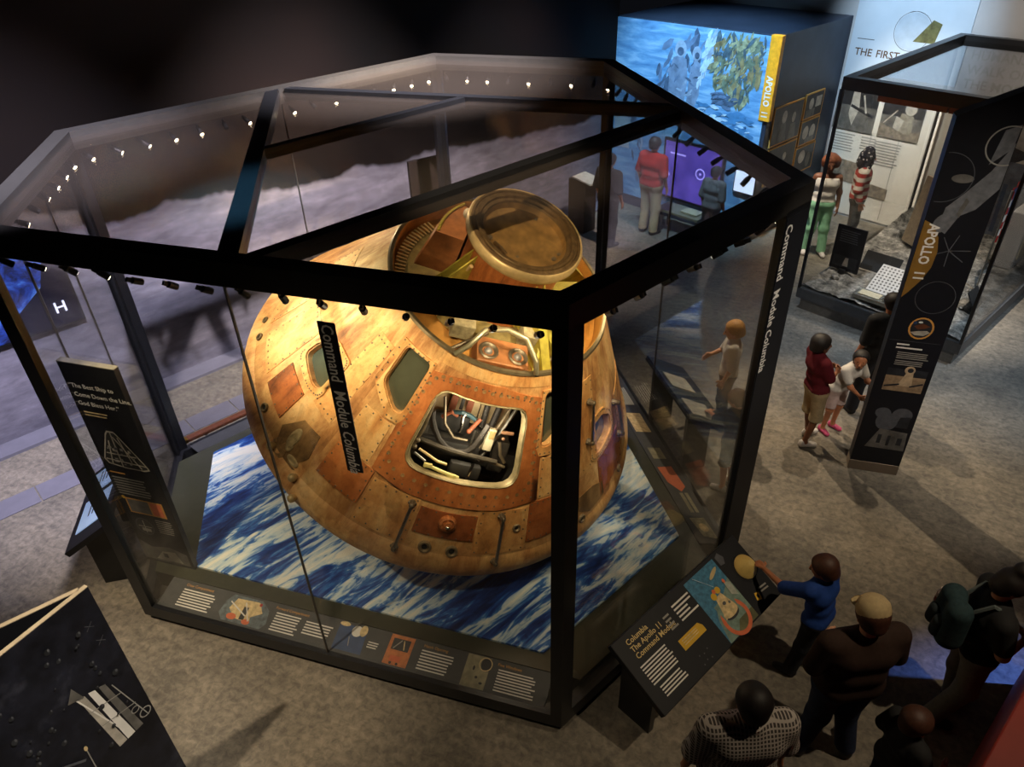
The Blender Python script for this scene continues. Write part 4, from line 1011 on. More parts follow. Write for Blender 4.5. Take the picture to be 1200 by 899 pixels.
ph = [('r', .88, .015, .40, .575, photo_sea), ('p', [(.88, .015), (1.28, .015), (1.28, .40), (1.15, .33), (1.0, .30), (.93, .2)], photo_seagreen), ('p', [(1.0, .015), (1.28, .015), (1.28, .1), (1.1, .1)], photo_olive),
      ('e', 1.19, .50, .07, .018, .35, P('print_raft', (196, 176, 124), .5)), ('o', 1.09, .13, .115, .035, orange_ink), ('p', [(.98, .15), (1.18, .18), (1.2, .3), (.97, .3)], photo_seagreen),
      ('e', 1.08, .17, .085, .04, photo_dark), ('p', [(.99, .16), (1.17, .2), (1.12, .35), (1.04, .34)], cream), ('e', 1.08, .19, .09, .04, cream), ('e', 1.04, .36, .03, .03, yellow_ink), ('e', 1.11, .38, .03, .028, yellow_ink), ('e', 1.07, .39, .018, .02, orange_ink),
      ('e', 1.08, .27, .02, .015, photo_mid), ('e', 1.13, .25, .012, .012, photo_mid), ('p', [(1.2, .28), (1.26, .24), (1.27, .36), (1.21, .4)], P('print_suit', (166, 172, 160), .6, 0, .2, 30)), ('e', 1.22, .4, .014, .02, orange_ink), ('l', .98, .58, 1.1, .42, .004, foam)]
collage('splashdown_photo', ph, cn)
collage('touch_mark', [('p', [(1.37, .10), (1.42, .08), (1.44, .14), (1.39, .16)], yellow_ink), ('e', 1.405, .12, .014, .018, black_panel)] + [('l', 1.46, .13 + .03 * i, 1.56, .12 + .03 * i, .014, grey_ink) for i in range(2)], cn)
collage('braille_dots', [('e', .56 + .05 * (i % 3) + .01 * (i // 3), .05 + .06 * (i // 3) + .012 * (i % 2), .006, .006, dim_ink) for i in range(6)], cn)
collage('speckled_mark', [('p', [(1.31, .50), (1.36, .49), (1.39, .54), (1.36, .6), (1.31, .58)], dim_ink)], cn)
tm = MB(); tm.lathe([(.0, 0), (.105, 0), (.108, .012), (.10, .025), (.035, .105), (.022, .11), (0, .11)], 32); tmo = tm.build('tactile_model', P('model_cream', (206, 178, 104), .55, 0, .08, 20), cn, Matrix.Translation((1.50, .36, .001)), True)
MB().lathe([(.125, 0), (.125, .004), (0, .004)], 32).build('model_base', black_frame, cn, Matrix.Translation((1.50, .36, 0)))

# reading rail on the far right side, two pale plates on it
dBD = (VD - VB).normalized(); nBD = Vector((-dBD.y, dBD.x))
O = VB + dBD * 1.38 - nBD * .56
c2_ = console('reading_rail', 'slanted dark reading rail with two pale plates beside the two boys', (O.x, O.y, .62), (dBD.x, dBD.y, 0), (nBD.x * .5, nBD.y * .5, .27), 1.25, .56)
for x in (.20, .74): MB().box((x, .34, .008), (.30, .34, .016), bev=.004).build('pale_plate', P('plate_pale', (176, 172, 158), .6), c2_)
# interactive kiosk on the left side
kx = Vector((.205, -.978, 0)); kin = Vector((.978, .205, 0))
ko = console('touch_kiosk', 'slanted black kiosk with two lit screens beyond the quote panel', (-4.52, 5.95, .58), kx, kin * .45 + Vector((0, 0, .28)), 1.15, .53)
ko['category'] = 'kiosk'
for x, wd in ((.24, .34), (.72, .44)):
    s_ = MB(); s_.box((x + .02, .27, .004), (wd, .36, .008)); so = s_.build('kiosk_screen', lit('kiosk_glow', (150, 176, 220), .55), ko)
    collage('screen_marks', [('r', x - .12, .2 + .05 * i, .2, .02, dim_ink) for i in range(4)], so, Matrix.Translation((0, 0, .009)))
# low wooden rail behind the case
wr = empty('wood_rail', ST(1.6, -7.84, 0)); wr.rotation_euler.z = math.atan2(E_.y, E_.x); tag(wr, 'low brown wooden rail with brass end on steel brackets behind the case', 'rail')
MB().box((1.75, 0, .205), (3.3, .09, .05), bev=.012).build('rail_bar', wood, wr)
MB().box((.05, 0, .205), (.10, .092, .054), bev=.01).build('rail_end', brass, wr)
for x in (.32, 1.7, 3.1):
    q = MB(); q.tube([(x, 0, 0), (x, 0, .17)], .012, 8); q.lathe([(.035, .165), (.035, .18), (0, .18)], 12, Matrix.Translation((x, 0, 0))); q.build('rail_bracket', steel, wr)
# panel near the far corner of the case, and a lectern by the mural
ep = empty('information_panel', panel_frame((-1.32, 10.02), (.85, .52), 0)); tag(ep, 'plain brown-black standing panel behind the far corner of the case', 'information panel')
MB().box((.28, 1.25, -.03), (.56, 2.5, .06), bev=.005).build('panel_board', P('brown_board', (44, 34, 30), .6), ep)
MB().box((.28, .02, -.03), (.62, .04, .3), bev=.005).build('panel_foot', black_frame, ep)
lt = empty('lectern', ST(10.0, -9.0, 0)); lt.rotation_euler.z = math.atan2(P_.y, P_.x); tag(lt, 'dark lectern with a sloping pale top near the end of the moon mural', 'lectern')
MB().box((0, 0, .5), (.42, .32, 1.0), bev=.01).build('lectern_body', P('brown_board', (44, 34, 30), .6), lt)
MB().box((0, 0, 1.03), (.46, .36, .03), Matrix.Rotation(.12, 4, 'Y'), .005).build('lectern_top', P('plate_pale', (176, 172, 158), .6), lt)
ct = empty('counter_table', ST(11.14, -7.5, 0)); ct.rotation_euler.z = math.atan2(P_.y, P_.x); tag(ct, 'small display table with a pale tray in front of the purple screen', 'table')
MB().box((0, 0, .42), (.95, .42, .05), bev=.008).build('table_top', P('table_tan', (120, 112, 88), .5), ct)
MB().box((.2, 0, .465), (.36, .22, .03), bev=.006).build('tray', P('tray_pale', (180, 168, 130), .5), ct)
for x in (-.42, .42):
    for y in (-.16, .16): MB().box((x, y, .2), (.04, .04, .4)).build('table_leg', black_frame, ct)

# leaning wedge of black moon-photo boards close to the viewer
def vboard(name, mt, p0, p1, z1, th, parent, z0=0.0):
    d = (Vector(p1) - Vector(p0)).normalized(); nn = Vector((-d.y, d.x)) * th
    q = MB(); a, b = Vector(p0), Vector(p1); q.prism([a, b, b + nn, a + nn], z0, z1); return q.build(name, mt, parent)
WZ = 2.2
c0 = Vector((-2.664, 3.04)); d1 = Vector((-.50, -.866)).normalized(); d2 = Vector((-.80, -.60)).normalized()
wdg = empty('wedge_kiosk', (0, 0, 0)); tag(wdg, 'black wedge-shaped graphic stand printed with a dark moon photograph', 'graphic stand')
moonboard = NT('moon_board'); mv = moonboard.coord(); n1 = moonboard.noise(mv, 2.2, 7, .6); n2 = moonboard.noise(mv, 9, 5, .65)
mmx = moonboard.ramp(n1, [(.35, lin((16, 17, 24))), (.6, lin((30, 32, 42))), (.78, lin((70, 72, 84)))]); mm2 = moonboard.ramp(n2, [(.35, (.6, .6, .6)), (.7, (1.3, 1.3, 1.35))])
moonboard_m = moonboard.bsdf(moonboard.mix(1, mmx, mm2, 'MULTIPLY'), .5, 0, .35)
vboard('front_board', moonboard_m, c0 + d1 * 1.9, c0, WZ, .03, wdg)
vboard('rear_board', black_panel, c0 + d2 * 1.9, c0 + d2 * .05, WZ, .03, wdg)
edge_m = P('board_edge', (150, 138, 118), .6)
vboard('board_edge', edge_m, c0 + d1 * 1.9, c0, WZ + .006, .03, wdg, WZ)
vboard('board_edge', edge_m, c0 + d2 * 1.9, c0 + d2 * .05, WZ + .006, .03, wdg, WZ)
fm_ = frame_m((c0.x, c0.y, 0), (-d1.x, -d1.y, 0), Vector((-d1.x, -d1.y, 0)).cross(Vector((0, 0, 1))))
its = []
for x, y in ((-.10, 1.93), (-.08, 1.77)):
    its += [('l', x - .025, y - .025, x + .025, y + .025, .004, dim_ink), ('l', x - .025, y + .025, x + .025, y - .025, .004, dim_ink)]
for i in range(36):
    x, y, r = random.uniform(-.75, -.1), random.uniform(.9, 2.0), random.uniform(.006, .02)
    its += [('e', x, y, r, r * 1.3, photo_dark), ('e', x + r * .5, y + r * .4, r * .35, r * .7, dim_ink)]
crater = collage('moon_craters', its, wdg, fm_)
its = []
for i in range(3):
    x = -.31 + .055 * i
    its.append(('p', [(x + .0, 1.50 - .02 * i), (x + .035, 1.48 - .02 * i), (x + .10, .95), (x + .05, .95)], (photo_pale, white_ink, photo_mid)[i]))
its += [('l', -.33, 1.55, -.18, .95, .008, white_ink), ('l', -.14, 1.4, -.05, .98, .006, grey_ink), ('o', -.06, 1.02, .03, .008, grey_ink), ('o', -.10, 1.10, .02, .006, grey_ink), ('l', -.30, 1.35, -.12, 1.30, .006, grey_ink), ('l', -.28, 1.2, -.08, 1.15, .006, grey_ink), ('l', -.4, 1.15, -.41, .95, .006, grey_ink), ('e', -.40, 1.16, .01, .02, cream), ('p', [(-.36, 1.52), (-.31, 1.60), (-.28, 1.48)], photo_mid)]
collage('rocket_print', its, wdg, fm_ @ Matrix.Translation((.012, -.30, .002)) @ Matrix.Scale(1.2, 4))
collage('gold_arc', [('e', -1.02, .95, .28, .30, P('print_gold', (120, 104, 50), .5, 0, .2, 10)), ('e', -1.06, .90, .25, .27, photo_dark), ('l', -.98, 1.42, -.50, 1.0, .02, dim_ink)], wdg, fm_ @ Matrix.Translation((0, 0, .004)))

# red block in the near right corner
rb = empty('red_block', frame_m((2.29, 1.863, 0), E_, (0, 0, 1))); tag(rb, 'dark red exhibit block at the near edge of the floor', 'exhibit block')
MB().box((.9, -.55, .98), (3.2, 1.1, 1.96), bev=.01).build('block_body', P('red_paint', (150, 30, 24), .5, 0, .1, 4), rb)
MB().box((.9, -.55, 1.98), (3.2, 1.1, .04), bev=.01).build('block_top', P('red_paint_top', (132, 36, 24), .5, 0, .1, 4), rb)

# ------------------------------------------------------------------ APOLLO 11 standing sign
sm = panel_frame((3.833, 6.291), (.954, -.299), 0)
sg = empty('standing_sign', sm); tag(sg, 'tall black APOLLO 11 sign with a gold oval and mission patch', 'sign')
TOP = [(0, .13), (.516, .13), (.516, 4.20), (.02, 3.96), (0, 3.94)]
MB().prism(TOP, -.14, 0).build('sign_board', black_panel, sg)
MB().box((.258, .065, -.075), (.52, .13, .16), bev=.004).build('sign_base', P('sign_foot', (120, 106, 90), .5, 0, .08, 10), sg)
astro = P('print_spacesuit', (104, 106, 110), .5, 0, .3, 14)
its = [('o', .06, 3.42, .22, .006, dim_ink), ('p', [(.36, 3.55), (.50, 3.70), (.51, 3.90), (.40, 3.85)], astro), ('p', [(.12, 2.95), (.2, 2.9), (.27, 3.08), (.38, 3.15), (.51, 3.35), (.51, 3.75), (.40, 3.5), (.26, 3.3), (.14, 3.15)], astro), ('e', .15, 3.0, .07, .1, -.4, astro), ('p', [(.24, 3.1), (.28, 3.25), (.31, 3.22), (.27, 3.06)], photo_mid),
       ('e', .2, 3.42, .09, .04, photo_mid), ('o', .46, 3.72, .16, .012, grey_ink)]
its += [('l', .28, 2.70 + .04, .30 + .16 * math.cos(a), 2.74 + .16 * math.sin(a), .008, dim_ink) for a in (.1, 1.4, 2.2, 3.5, 4.6, 5.6)]
its += [('o', .30, 2.25, .17, .005, dim_ink), ('r', .02, 1.74, .47, .004, dim_ink)]
its = [i for i in its]
def clipx(pts): return [(min(.512, max(.004, x)), y) for x, y in pts]
its2 = []
for i in its:
    if i[0] == 'p': its2.append(('p', clipx(i[1]), i[2]))
    elif i[0] == 'o':
        x, y, r, wd = i[1:5]; n = 40
        for k in range(n):
            a, b = 2 * PI * k / n, 2 * PI * (k + 1) / n
            q = [(x + rr * math.cos(t), y + rr * math.sin(t)) for rr, t in ((r, a), (r + wd, a), (r + wd, b), (r, b))]
            if all(.002 < px < .514 for px, _ in q): its2.append(('p', q, i[5]))
    else: its2.append(i)
oo = collage('astronaut_print', [i for i in its2 if i[-1] not in (dim_ink, grey_ink)], sg, None, .0006, .0001)
oo = collage('line_art', [i for i in its2 if i[-1] in (dim_ink, grey_ink)], sg, None, .0022, .00001); oo['kind'] = 'stuff'
gold_d = P('print_dark_gold', (132, 98, 40), .5, 0, .15, 8)
ov = [(.004, 2.22), (.06, 2.3), (.13, 2.42), (.18, 2.56), (.19, 2.72), (.16, 2.86), (.1, 2.96), (.05, 3.0), (.004, 3.02)]
collage('gold_oval', [('p', ov, gold_d)], sg, None, .003)
lettering('APOLLO', .125, white_ink, sg, .055, 2.99, -PI / 2, .005, 0, 'LEFT', 'lettering', .85, .03)
lettering('11', .125, white_ink, sg, .055, 2.52, -PI / 2, .005, 0, 'LEFT', 'lettering', .85, .03)
collage('mission_patch', [('e', .27, 1.90, .115, .125, gold_ink), ('e', .27, 1.90, .098, .108, photo_dark), ('p', [(.18, 1.85), (.23, 1.82), (.31, 1.82), (.36, 1.86), (.33, 1.88), (.25, 1.87)], photo_pale), ('p', [(.2, 1.92), (.27, 1.96), (.35, 1.93), (.3, 1.9), (.24, 1.89)], P('patch_brown', (96, 54, 30), .5)), ('e', .25, 1.97, .02, .012, white_ink), ('e', .2, 1.96, .018, .018, photo_blue)], sg, None, .002)
collage('sign_text', rows(.10, 1.69, .12, 1, .03, white_ink, .6) + rows(.10, 1.65, .28, 1, .03, white_ink, .6) + rows(.13, 1.60, .3, 4, .022, grey_ink) + rows(.13, 1.50, .3, 3, .022, grey_ink), sg)
collage('moonwalk_photo', [('r', .09, 1.13, .38, .27, P('print_sand', (150, 126, 98), .5, 0, .35, 14)), ('r', .09, 1.32, .38, .09, photo_dark), ('p', [(.22, 1.2), (.28, 1.38), (.34, 1.38), (.36, 1.2)], P('print_sandpale', (190, 166, 134), .5, 0, .2, 20)), ('e', .30, 1.40, .05, .05, P('print_sandpale', (190, 166, 134), .5)), ('e', .305, 1.40, .028, .028, photo_dark), ('l', .1, 1.18, .24, 1.22, .02, photo_dark), ('l', .34, 1.2, .46, 1.25, .02, photo_dark)], sg, None, .002)
collage('apparatus_print', [('e', .18, .83, .08, .07, dim_ink), ('e', .24, .72, .11, .12, dim_ink), ('e', .37, .83, .10, .09, dim_ink), ('p', [(.1, .35), (.5, .35), (.48, .6), (.2, .62)], photo_mid), ('r', .2, .42, .04, .12, photo_dark), ('r', .3, .4, .03, .14, photo_dark), ('r', .4, .42, .05, .1, photo_dark), ('p', [(.34, .66), (.46, .66), (.46, .82), (.36, .8)], photo_dark)], sg, None, .002)

# ------------------------------------------------------------------ glass case of moonwalk objects
mc = empty('exhibit_case', frame_m(ST(10.0, -4.5, 0), P_, (0, 0, 1))); tag(mc, 'tall glass case holding moonwalk equipment on a grey lunar landscape', 'display case')
# local frame: x = P_ (2.4 wide), y = -E_ rotated -> frame_m gives y = z cross x
yv = Vector((0, 0, 1)).cross(P_); sgn = 1 if yv.dot(E_) > 0 else -1
def B2(x0, x1, y0, y1, z0, z1, name, mt, bev=0, parent=None):
    q = MB(); q.box(((x0 + x1) / 2, sgn * (y0 + y1) / 2, (z0 + z1) / 2), (x1 - x0, y1 - y0, z1 - z0), None, bev); return q.build(name, mt, parent or mc)
XW, YL = 2.4, 3.85
B2(.06, XW - .06, .06, YL - .03, 0, .2, 'case_plinth', P('grey_plinth', (96, 98, 98), .5))
B2(0, XW, 0, YL, .2, .36, 'case_base', P('case_base_grey', (62, 64, 66), .45))
for x0, x1, y0, y1 in ((0, XW, 0, .12), (0, XW, YL - .12, YL), (0, .12, .12, YL - .12), (XW - .12, XW, .12, YL - .12)): B2(x0, x1, y0, y1, 3.27, 3.43, 'case_rail', black_frame)
copper_trim = P('trim_copper', (120, 66, 42), .4, .3, .15, 8)
B2(.5, 1.35, .005, .12, 3.20, 3.27, 'case_valance', copper_trim); B2(1.37, XW, .005, .12, 3.20, 3.27, 'case_valance', copper_trim)
for x, y in ((.02, .02), (XW - .02, .02), (.02, YL - .04), (XW - .02, YL - .04)): B2(x - .02, x + .02, y - .02, y + .02, .36, 3.27, 'case_post', black_frame)
B2(.06, 1.19, .02, .032, .36, 3.27, 'case_pane', glass); B2(1.21, XW - .04, .02, .032, .36, 3.27, 'case_pane', glass)
B2(XW - .032, XW - .02, .06, 1.9, .36, 3.27, 'case_pane', glass); B2(XW - .032, XW - .02, 1.92, YL - .06, .36, 3.27, 'case_pane', glass)
B2(.02, .032, .06, YL - .06, .36, 3.27, 'case_pane', glass); B2(.12, XW - .12, .12, YL - .12, 3.34, 3.352, 'case_roof', make_glass('case_roof_glass', (.72, .7, .68), .9, .10))
# lunar landscape
lun = NT('lunar_soil'); lv = lun.coord(); l1 = lun.noise(lv, 5, 6, .65); l2 = lun.noise(lv, 22, 5, .7)
lr = lun.ramp(l1, [(.35, lin((70, 70, 68))), (.55, lin((140, 138, 132))), (.72, lin((196, 192, 182)))]); l3 = lun.ramp(l2, [(.35, (.55, .55, .55)), (.65, (1.2, 1.2, 1.2))])
lunar_m = lun.bsdf(lun.mix(1, lr, l3, 'MULTIPLY'), .9, 0, .1, l2, .5)
nx, ny = 48, 72; gv = []; gf = []
hx = rng.random((nx // 4 + 3, ny // 4 + 3)); hf_ = rng.random((nx + 1, ny + 1))
for i in range(nx + 1):
    for j in range(ny + 1):
        u, v = i / 4, j / 4; a, b = int(u), int(v); fu, fv = u - a, v - b
        h = (hx[a, b] * (1 - fu) * (1 - fv) + hx[a + 1, b] * fu * (1 - fv) + hx[a, b + 1] * (1 - fu) * fv + hx[a + 1, b + 1] * fu * fv)
        rise = max(0, j / ny - .45) * .45
        gv.append((.06 + (XW - .12) * i / nx, sgn * (.06 + (YL - .12) * j / ny), .362 + .07 * h + .025 * hf_[i, j] + rise * .6))
for i in range(nx):
    for j in range(ny): gf.append((i * (ny + 1) + j, (i + 1) * (ny + 1) + j, (i + 1) * (ny + 1) + j + 1, i * (ny + 1) + j + 1))
me = bpy.data.meshes.new('lunar_ground'); me.from_pydata(gv, [], gf); me.materials.append(lunar_m); me.polygons.foreach_set('use_smooth', [True] * len(gf))
link('lunar_ground', me, mc)
MCW = mc.matrix_world.copy()
bpy.context.view_layer.update(); MCW = mc.matrix_world.copy()
def in_case(x, y, z): return MCW @ Matrix.Translation((x, sgn * y, z))
rock_n = [0]
def rock(x, y, z, r):
    bm = bmesh.new(); bmesh.ops.create_icosphere(bm, subdivisions=2, radius=r)
    for v in bm.verts: v.co *= 1 + random.uniform(-.22, .22); v.co.z *= .7
    me = bpy.data.meshes.new('rock'); bm.to_mesh(me); bm.free(); me.materials.append(lunar_m)
    link('rock', me, mc, (x, sgn * y, z))
for i in range(46): rock(random.uniform(.15, 2.25), random.uniform(.5, 3.6), .43 + .0, random.uniform(.025, .075))
def thing(name, label, cat, m):
    o = empty(name, m); tag(o, label, cat); return o
# things standing in the case: front of a thing faces -E_ (local y * -sgn)
t = thing('label_board', 'black label board with an astronaut photograph standing in the moonwalk case', 'label board', in_case(.28, 1.0, .43) @ Matrix.Rotation(PI / 2, 4, 'X') if False else frame_m(ST(10.85, -4.22, .42), P_, -E_))
MB().box((0, .38, 0), (.46, .72, .03), bev=.005).build('board', black_panel, t); MB().box((0, .02, 0), (.1, .06, .12)).build('board_foot', black_frame, t)
collage('board_print', rows(-.16, .66, .3, 6, .035, dim_ink) + [('r', -.19, .08, .38, .18, photo_dark), ('p', [(-.03, .1), (0, .24), (.05, .24), (.06, .1)], photo_pale)], t, Matrix.Translation((0, 0, .0155)))
for s_, t_, wd, lab in ((11.1, -3.80, .56, 'wide black slanted label plate on the lunar ground'), (11.1, -3.20, .38, 'narrow black slanted label plate beside the white perforated panel')):
    o = thing('label_plate', lab, 'label plate', frame_m(ST(s_, t_, .44), P_, (-E_ + Vector((0, 0, .7)))))
    MB().box((0, .16, 0), (wd, .30, .02), bev=.004).build('plate', dark_panel, o); MB().box((0, -.005, .0), (wd, .02, .026)).build('plate_edge', photo_pale, o)
o = thing('perforated_panel', 'white panel with a grid of round holes lying on the lunar ground', 'instrument', frame_m(ST(10.44, -3.35, .47), P_, (-E_ * .55 + Vector((0, 0, 1)))))
MB().box((0, .25, 0), (.62, .52, .03), bev=.004).build('panel_plate', white_paint, o)
mb = MB()
for i in range(11):
    for j in range(9): mb.lathe([(.016, 0), (0, 0)], 8, Matrix.Translation((-.27 + .054 * i, .04 + .053 * j, .0158)))
h_ = mb.build('hole_grid', photo_mid, o); h_['kind'] = 'stuff'
o = thing('silver_tray', 'silver instrument tray in front of the perforated panel', 'instrument', frame_m(ST(10.22, -3.4, .46), P_, (0, 0, 1)))
MB().box((0, 0, .03), (.62, .26, .06), bev=.008).build('tray_body', steel, o); MB().box((-.1, 0, .065), (.3, .16, .012), bev=.004).build('tray_plate', cream_box, o); MB().tube([(.1, -.06, .08), (.2, .02, .09), (.26, .06, .08)], .012, 8).build('tray_hose', hose, o)
o = thing('equipment_door', 'tall tilted tan and black board standing on the lunar ground', 'equipment', frame_m(ST(12.3, -3.75, .5), (P_ * .8 - E_ * .5), (-E_ * .8 - P_ * .5 + Vector((0, 0, .12)))))
MB().box((-.16, .55, 0), (.30, 1.1, .05), bev=.01).build('tan_face', P('tan_board', (150, 134, 112), .6), o); MB().box((.16, .5, 0), (.30, .98, .05), bev=.01).build('black_face', black_panel, o)
o = thing('photo_screen', 'grey moonscape photo screen standing at the back of the moonwalk case', 'photo screen', frame_m(ST(13.55, -2.95, .5), P_, -E_))
MB().box((0, 1.1, 0), (1.0, 2.2, .05), bev=.006).build('screen_board', P('moonscape_print', (128, 126, 122), .6, 0, .35, 4), o)
collage('screen_print', [('r', -.5, 0, 1.0, 1.25, P('moonscape_blue', (86, 92, 102), .6, 0, .5, 6)), ('p', [(-.5, 1.25), (.5, 1.25), (.5, 1.45), (.1, 1.4), (-.5, 1.55)], photo_dark), ('p', [(-.1, 1.25), (.3, 1.5), (.5, 1.45), (.5, 1.25)], photo_pale), ('l', -.1, .1, -.12, .9, .06, P('moonscape_deep', (54, 66, 88), .6))], o, Matrix.Translation((0, 0, .026)))
# flag on its pole
def flag(name, label, m, wd, h):
    o = thing(name, label, 'flag', m)
    MB().tube([(0, 0, 0), (0, h + .75, 0)], .014, 8).build('flag_pole', steel, o)
    n = 14
    for k in range(7):
        vs = []; fs = []
        y0, y1 = .72 + h * k / 7, .72 + h * (k + 1) / 7
        for i in range(n + 1):
            z = .03 * math.sin(i * 1.1 + k * .15); vs += [(wd * i / n, y0, z), (wd * i / n, y1, z)]
        for i in range(n): fs.append((2 * i, 2 * i + 2, 2 * i + 3, 2 * i + 1))
        mb = MB(); mb.mesh(vs, fs); mb.build('flag_stripe', photo_red if k % 2 == 0 else white_ink, o)
    q = MB(); q.mesh([(wd * i / 4, y, .03 * math.sin(i * 14 / 4 * 1.1) + .012) for i in range(3) for y in (.72 + h * .46, .72 + h)], [(0, 2, 3, 1), (2, 4, 5, 3)]); q.build('flag_canton', photo_blue, o)
    return o
flag('small_flag', 'red and white striped flag on a pole inside the moonwalk case', frame_m(ST(11.7, -2.55, .42), (E_ * .97 - P_ * .1), (P_ * .97 + E_ * .1)), .8, .75)
o = thing('white_locker', 'white equipment locker at the right side of the moonwalk case', 'equipment', frame_m(ST(12.95, -2.40, .47), E_, P_))
MB().box((0, .45, -.1), (.9, .9, .25), bev=.02).build('locker_body', white_paint, o); MB().box((0, .4, .03), (.7, .5, .02), bev=.005).build('locker_door', cream_box, o)
o = thing('black_plate', 'square black label plate by the right glass of the moonwalk case', 'label plate', frame_m(ST(11.05, -2.3, .44), E_, (P_ + Vector((0, 0, .6)))))
MB().box((0, .14, 0), (.34, .28, .02), bev=.004).build('plate', dark_panel, o); MB().box((0, -.005, 0), (.34, .02, .026)).build('plate_edge', photo_pale, o)
# wall screen on the mural
vs_ = thing('wall_screen', 'blue video screen with a white letter H on the moon mural', 'screen', WM @ Matrix.Translation((.70, 1.80, .03)))
blue_s = NT('blue_video'); bv = blue_s.coord(); bn = blue_s.noise(bv, 4.5, 6, .65, .8); br = blue_s.ramp(bn, [(.38, (.004, .008, .04)), (.5, (.02, .07, .5)), (.6, (.08, .25, 1.0)), (.72, (.6, .75, 1.0))])
blue_vid = blue_s.bsdf((.01, .01, .03), .3, 0, .4, None, 0, br, .85)
MB().box((0, 0, 0), (1.5, 1.02, .06), bev=.01).build('screen_frame', black_frame, vs_); MB().box((0, 0, .032), (1.44, .96, .008)).build('screen_picture', blue_vid, vs_)
collage('screen_dark', [('p', [(-.1, -.48), (.72, -.48), (.72, .48), (.58, .48), (.42, .05), (.05, -.22)], P('video_dark', (14, 16, 36), .3))], vs_, Matrix.Translation((0, 0, .037)))
lettering('H', .2, lit('h_glow', (225, 228, 255), 1.2), vs_, .46, -.32, 0, .04)

# ------------------------------------------------------------------ people
def surface_net(F, org, vx):
    """dual mesh of the zero level of a sampled field (numpy)"""
    S = F < 0
    c = [S[dx:S.shape[0] - 1 + dx, dy:S.shape[1] - 1 + dy, dz:S.shape[2] - 1 + dz] for dx in (0, 1) for dy in (0, 1) for dz in (0, 1)]
    cnt = sum(q.astype(np.int8) for q in c); act = (cnt > 0) & (cnt < 8)
    idx = -np.ones(act.shape, np.int64); ii = np.argwhere(act); idx[act] = np.arange(len(ii))
    acc = np.zeros((len(ii), 3)); num = np.zeros(len(ii))
    off = [(dx, dy, dz) for dx in (0, 1) for dy in (0, 1) for dz in (0, 1)]
    for a in range(8):
        for b in range(a + 1, 8):
            if sum(abs(p - q) for p, q in zip(off[a], off[b])) != 1: continue
            fa = F[ii[:, 0] + off[a][0], ii[:, 1] + off[a][1], ii[:, 2] + off[a][2]]
            fb = F[ii[:, 0] + off[b][0], ii[:, 1] + off[b][1], ii[:, 2] + off[b][2]]
            m = (fa < 0) != (fb < 0)
            t = np.where(m, fa / np.where(m, fa - fb, 1), 0)
            p = np.array(off[a]) + t[:, None] * (np.array(off[b]) - np.array(off[a]))
            acc[m] += p[m]; num[m] += 1
    V = (ii + acc / num[:, None]) * vx + org
    quads = []
    for ax in range(3):
        sl0 = [slice(None)] * 3; sl1 = [slice(None)] * 3; sl0[ax] = slice(0, -1); sl1[ax] = slice(1, None)
        ch = S[tuple(sl0)] != S[tuple(sl1)]
        e = np.argwhere(ch); b, c_ = (ax + 1) % 3, (ax + 2) % 3
        ok = (e[:, b] > 0) & (e[:, c_] > 0) & (e[:, b] < F.shape[b] - 1) & (e[:, c_] < F.shape[c_] - 1); e = e[ok]
        def g(db, dc):
            q = e.copy(); q[:, b] -= db; q[:, c_] -= dc; return idx[q[:, 0], q[:, 1], q[:, 2]]
        q4 = np.stack([g(0, 0), g(1, 0), g(1, 1), g(0, 1)], 1)
        ins_ = S[e[:, 0], e[:, 1], e[:, 2]]; q4[~ins_] = q4[~ins_][:, ::-1]
        quads.append(q4)
    return V, np.concatenate(quads)
def sd_cap(X, a, b, ra, rb):
    a = np.asarray(a, float); b = np.asarray(b, float); ba = b - a; L = max(ba @ ba, 1e-12)
    t = np.clip(((X - a) @ ba) / L, 0, 1)
    return np.linalg.norm(X - a - t[..., None] * ba, axis=-1) - (ra + (rb - ra) * t)
def smin(a, b, k):
    h = np.clip(.5 + .5 * (b - a) / k, 0, 1); return b + (a - b) * h - k * h * (1 - h)
def sdf_mesh(prims, vx, k=.03, clip=None, grow=0.0):
    """prims: (a, b, ra, rb); clip(X) -> distance, kept where negative"""
    pts = np.array([p for a, b, ra, rb in prims for p in (a, b)]); rm = max(max(p[2], p[3]) for p in prims) + grow + 3 * vx
    lo, hi = pts.min(0) - rm, pts.max(0) + rm
    n = np.ceil((hi - lo) / vx).astype(int) + 1
    gx = np.stack(np.meshgrid(*[lo[i] + vx * np.arange(n[i]) for i in range(3)], indexing='ij'), -1)
    F = None
    for a, b, ra, rb in prims:
        d = sd_cap(gx, a, b, ra, rb); F = d if F is None else smin(F, d, k)
    F = F - grow
    if clip is not None: F = np.maximum(F, clip(gx))
    return surface_net(F, lo, vx)
def mesh_from(parts, name, mt):
    vs = []; fs = []; n = 0
    for V, Q in parts: vs.append(V); fs.append(Q + n); n += len(V)
    V = np.concatenate(vs); Q = np.concatenate(fs)
    me = bpy.data.meshes.new(name); me.from_pydata(V.tolist(), [], Q.tolist()); me.materials.append(mt)
    me.validate(); me.update(); me.polygons.foreach_set('use_smooth', [True] * len(me.polygons)); return me
skin_mats = {'fair': P('skin_fair', (206, 150, 118), .55, 0, .06, 30), 'tan': P('skin_tan', (172, 112, 78), .55, 0, .06, 30), 'brown': P('skin_brown', (126, 78, 52), .55, 0, .06, 30)}
eye_m = P('eye_dark', (20, 16, 14), .2); lip_m = P('lip', (150, 80, 70), .5)
_I = np.eye(3)
def rot_z(a): c, s = math.cos(a), math.sin(a); return np.array([[c, -s, 0], [s, c, 0], [0, 0, 1]])
def rot_x(a): c, s = math.cos(a), math.sin(a); return np.array([[1, 0, 0], [0, c, -s], [0, s, c]])
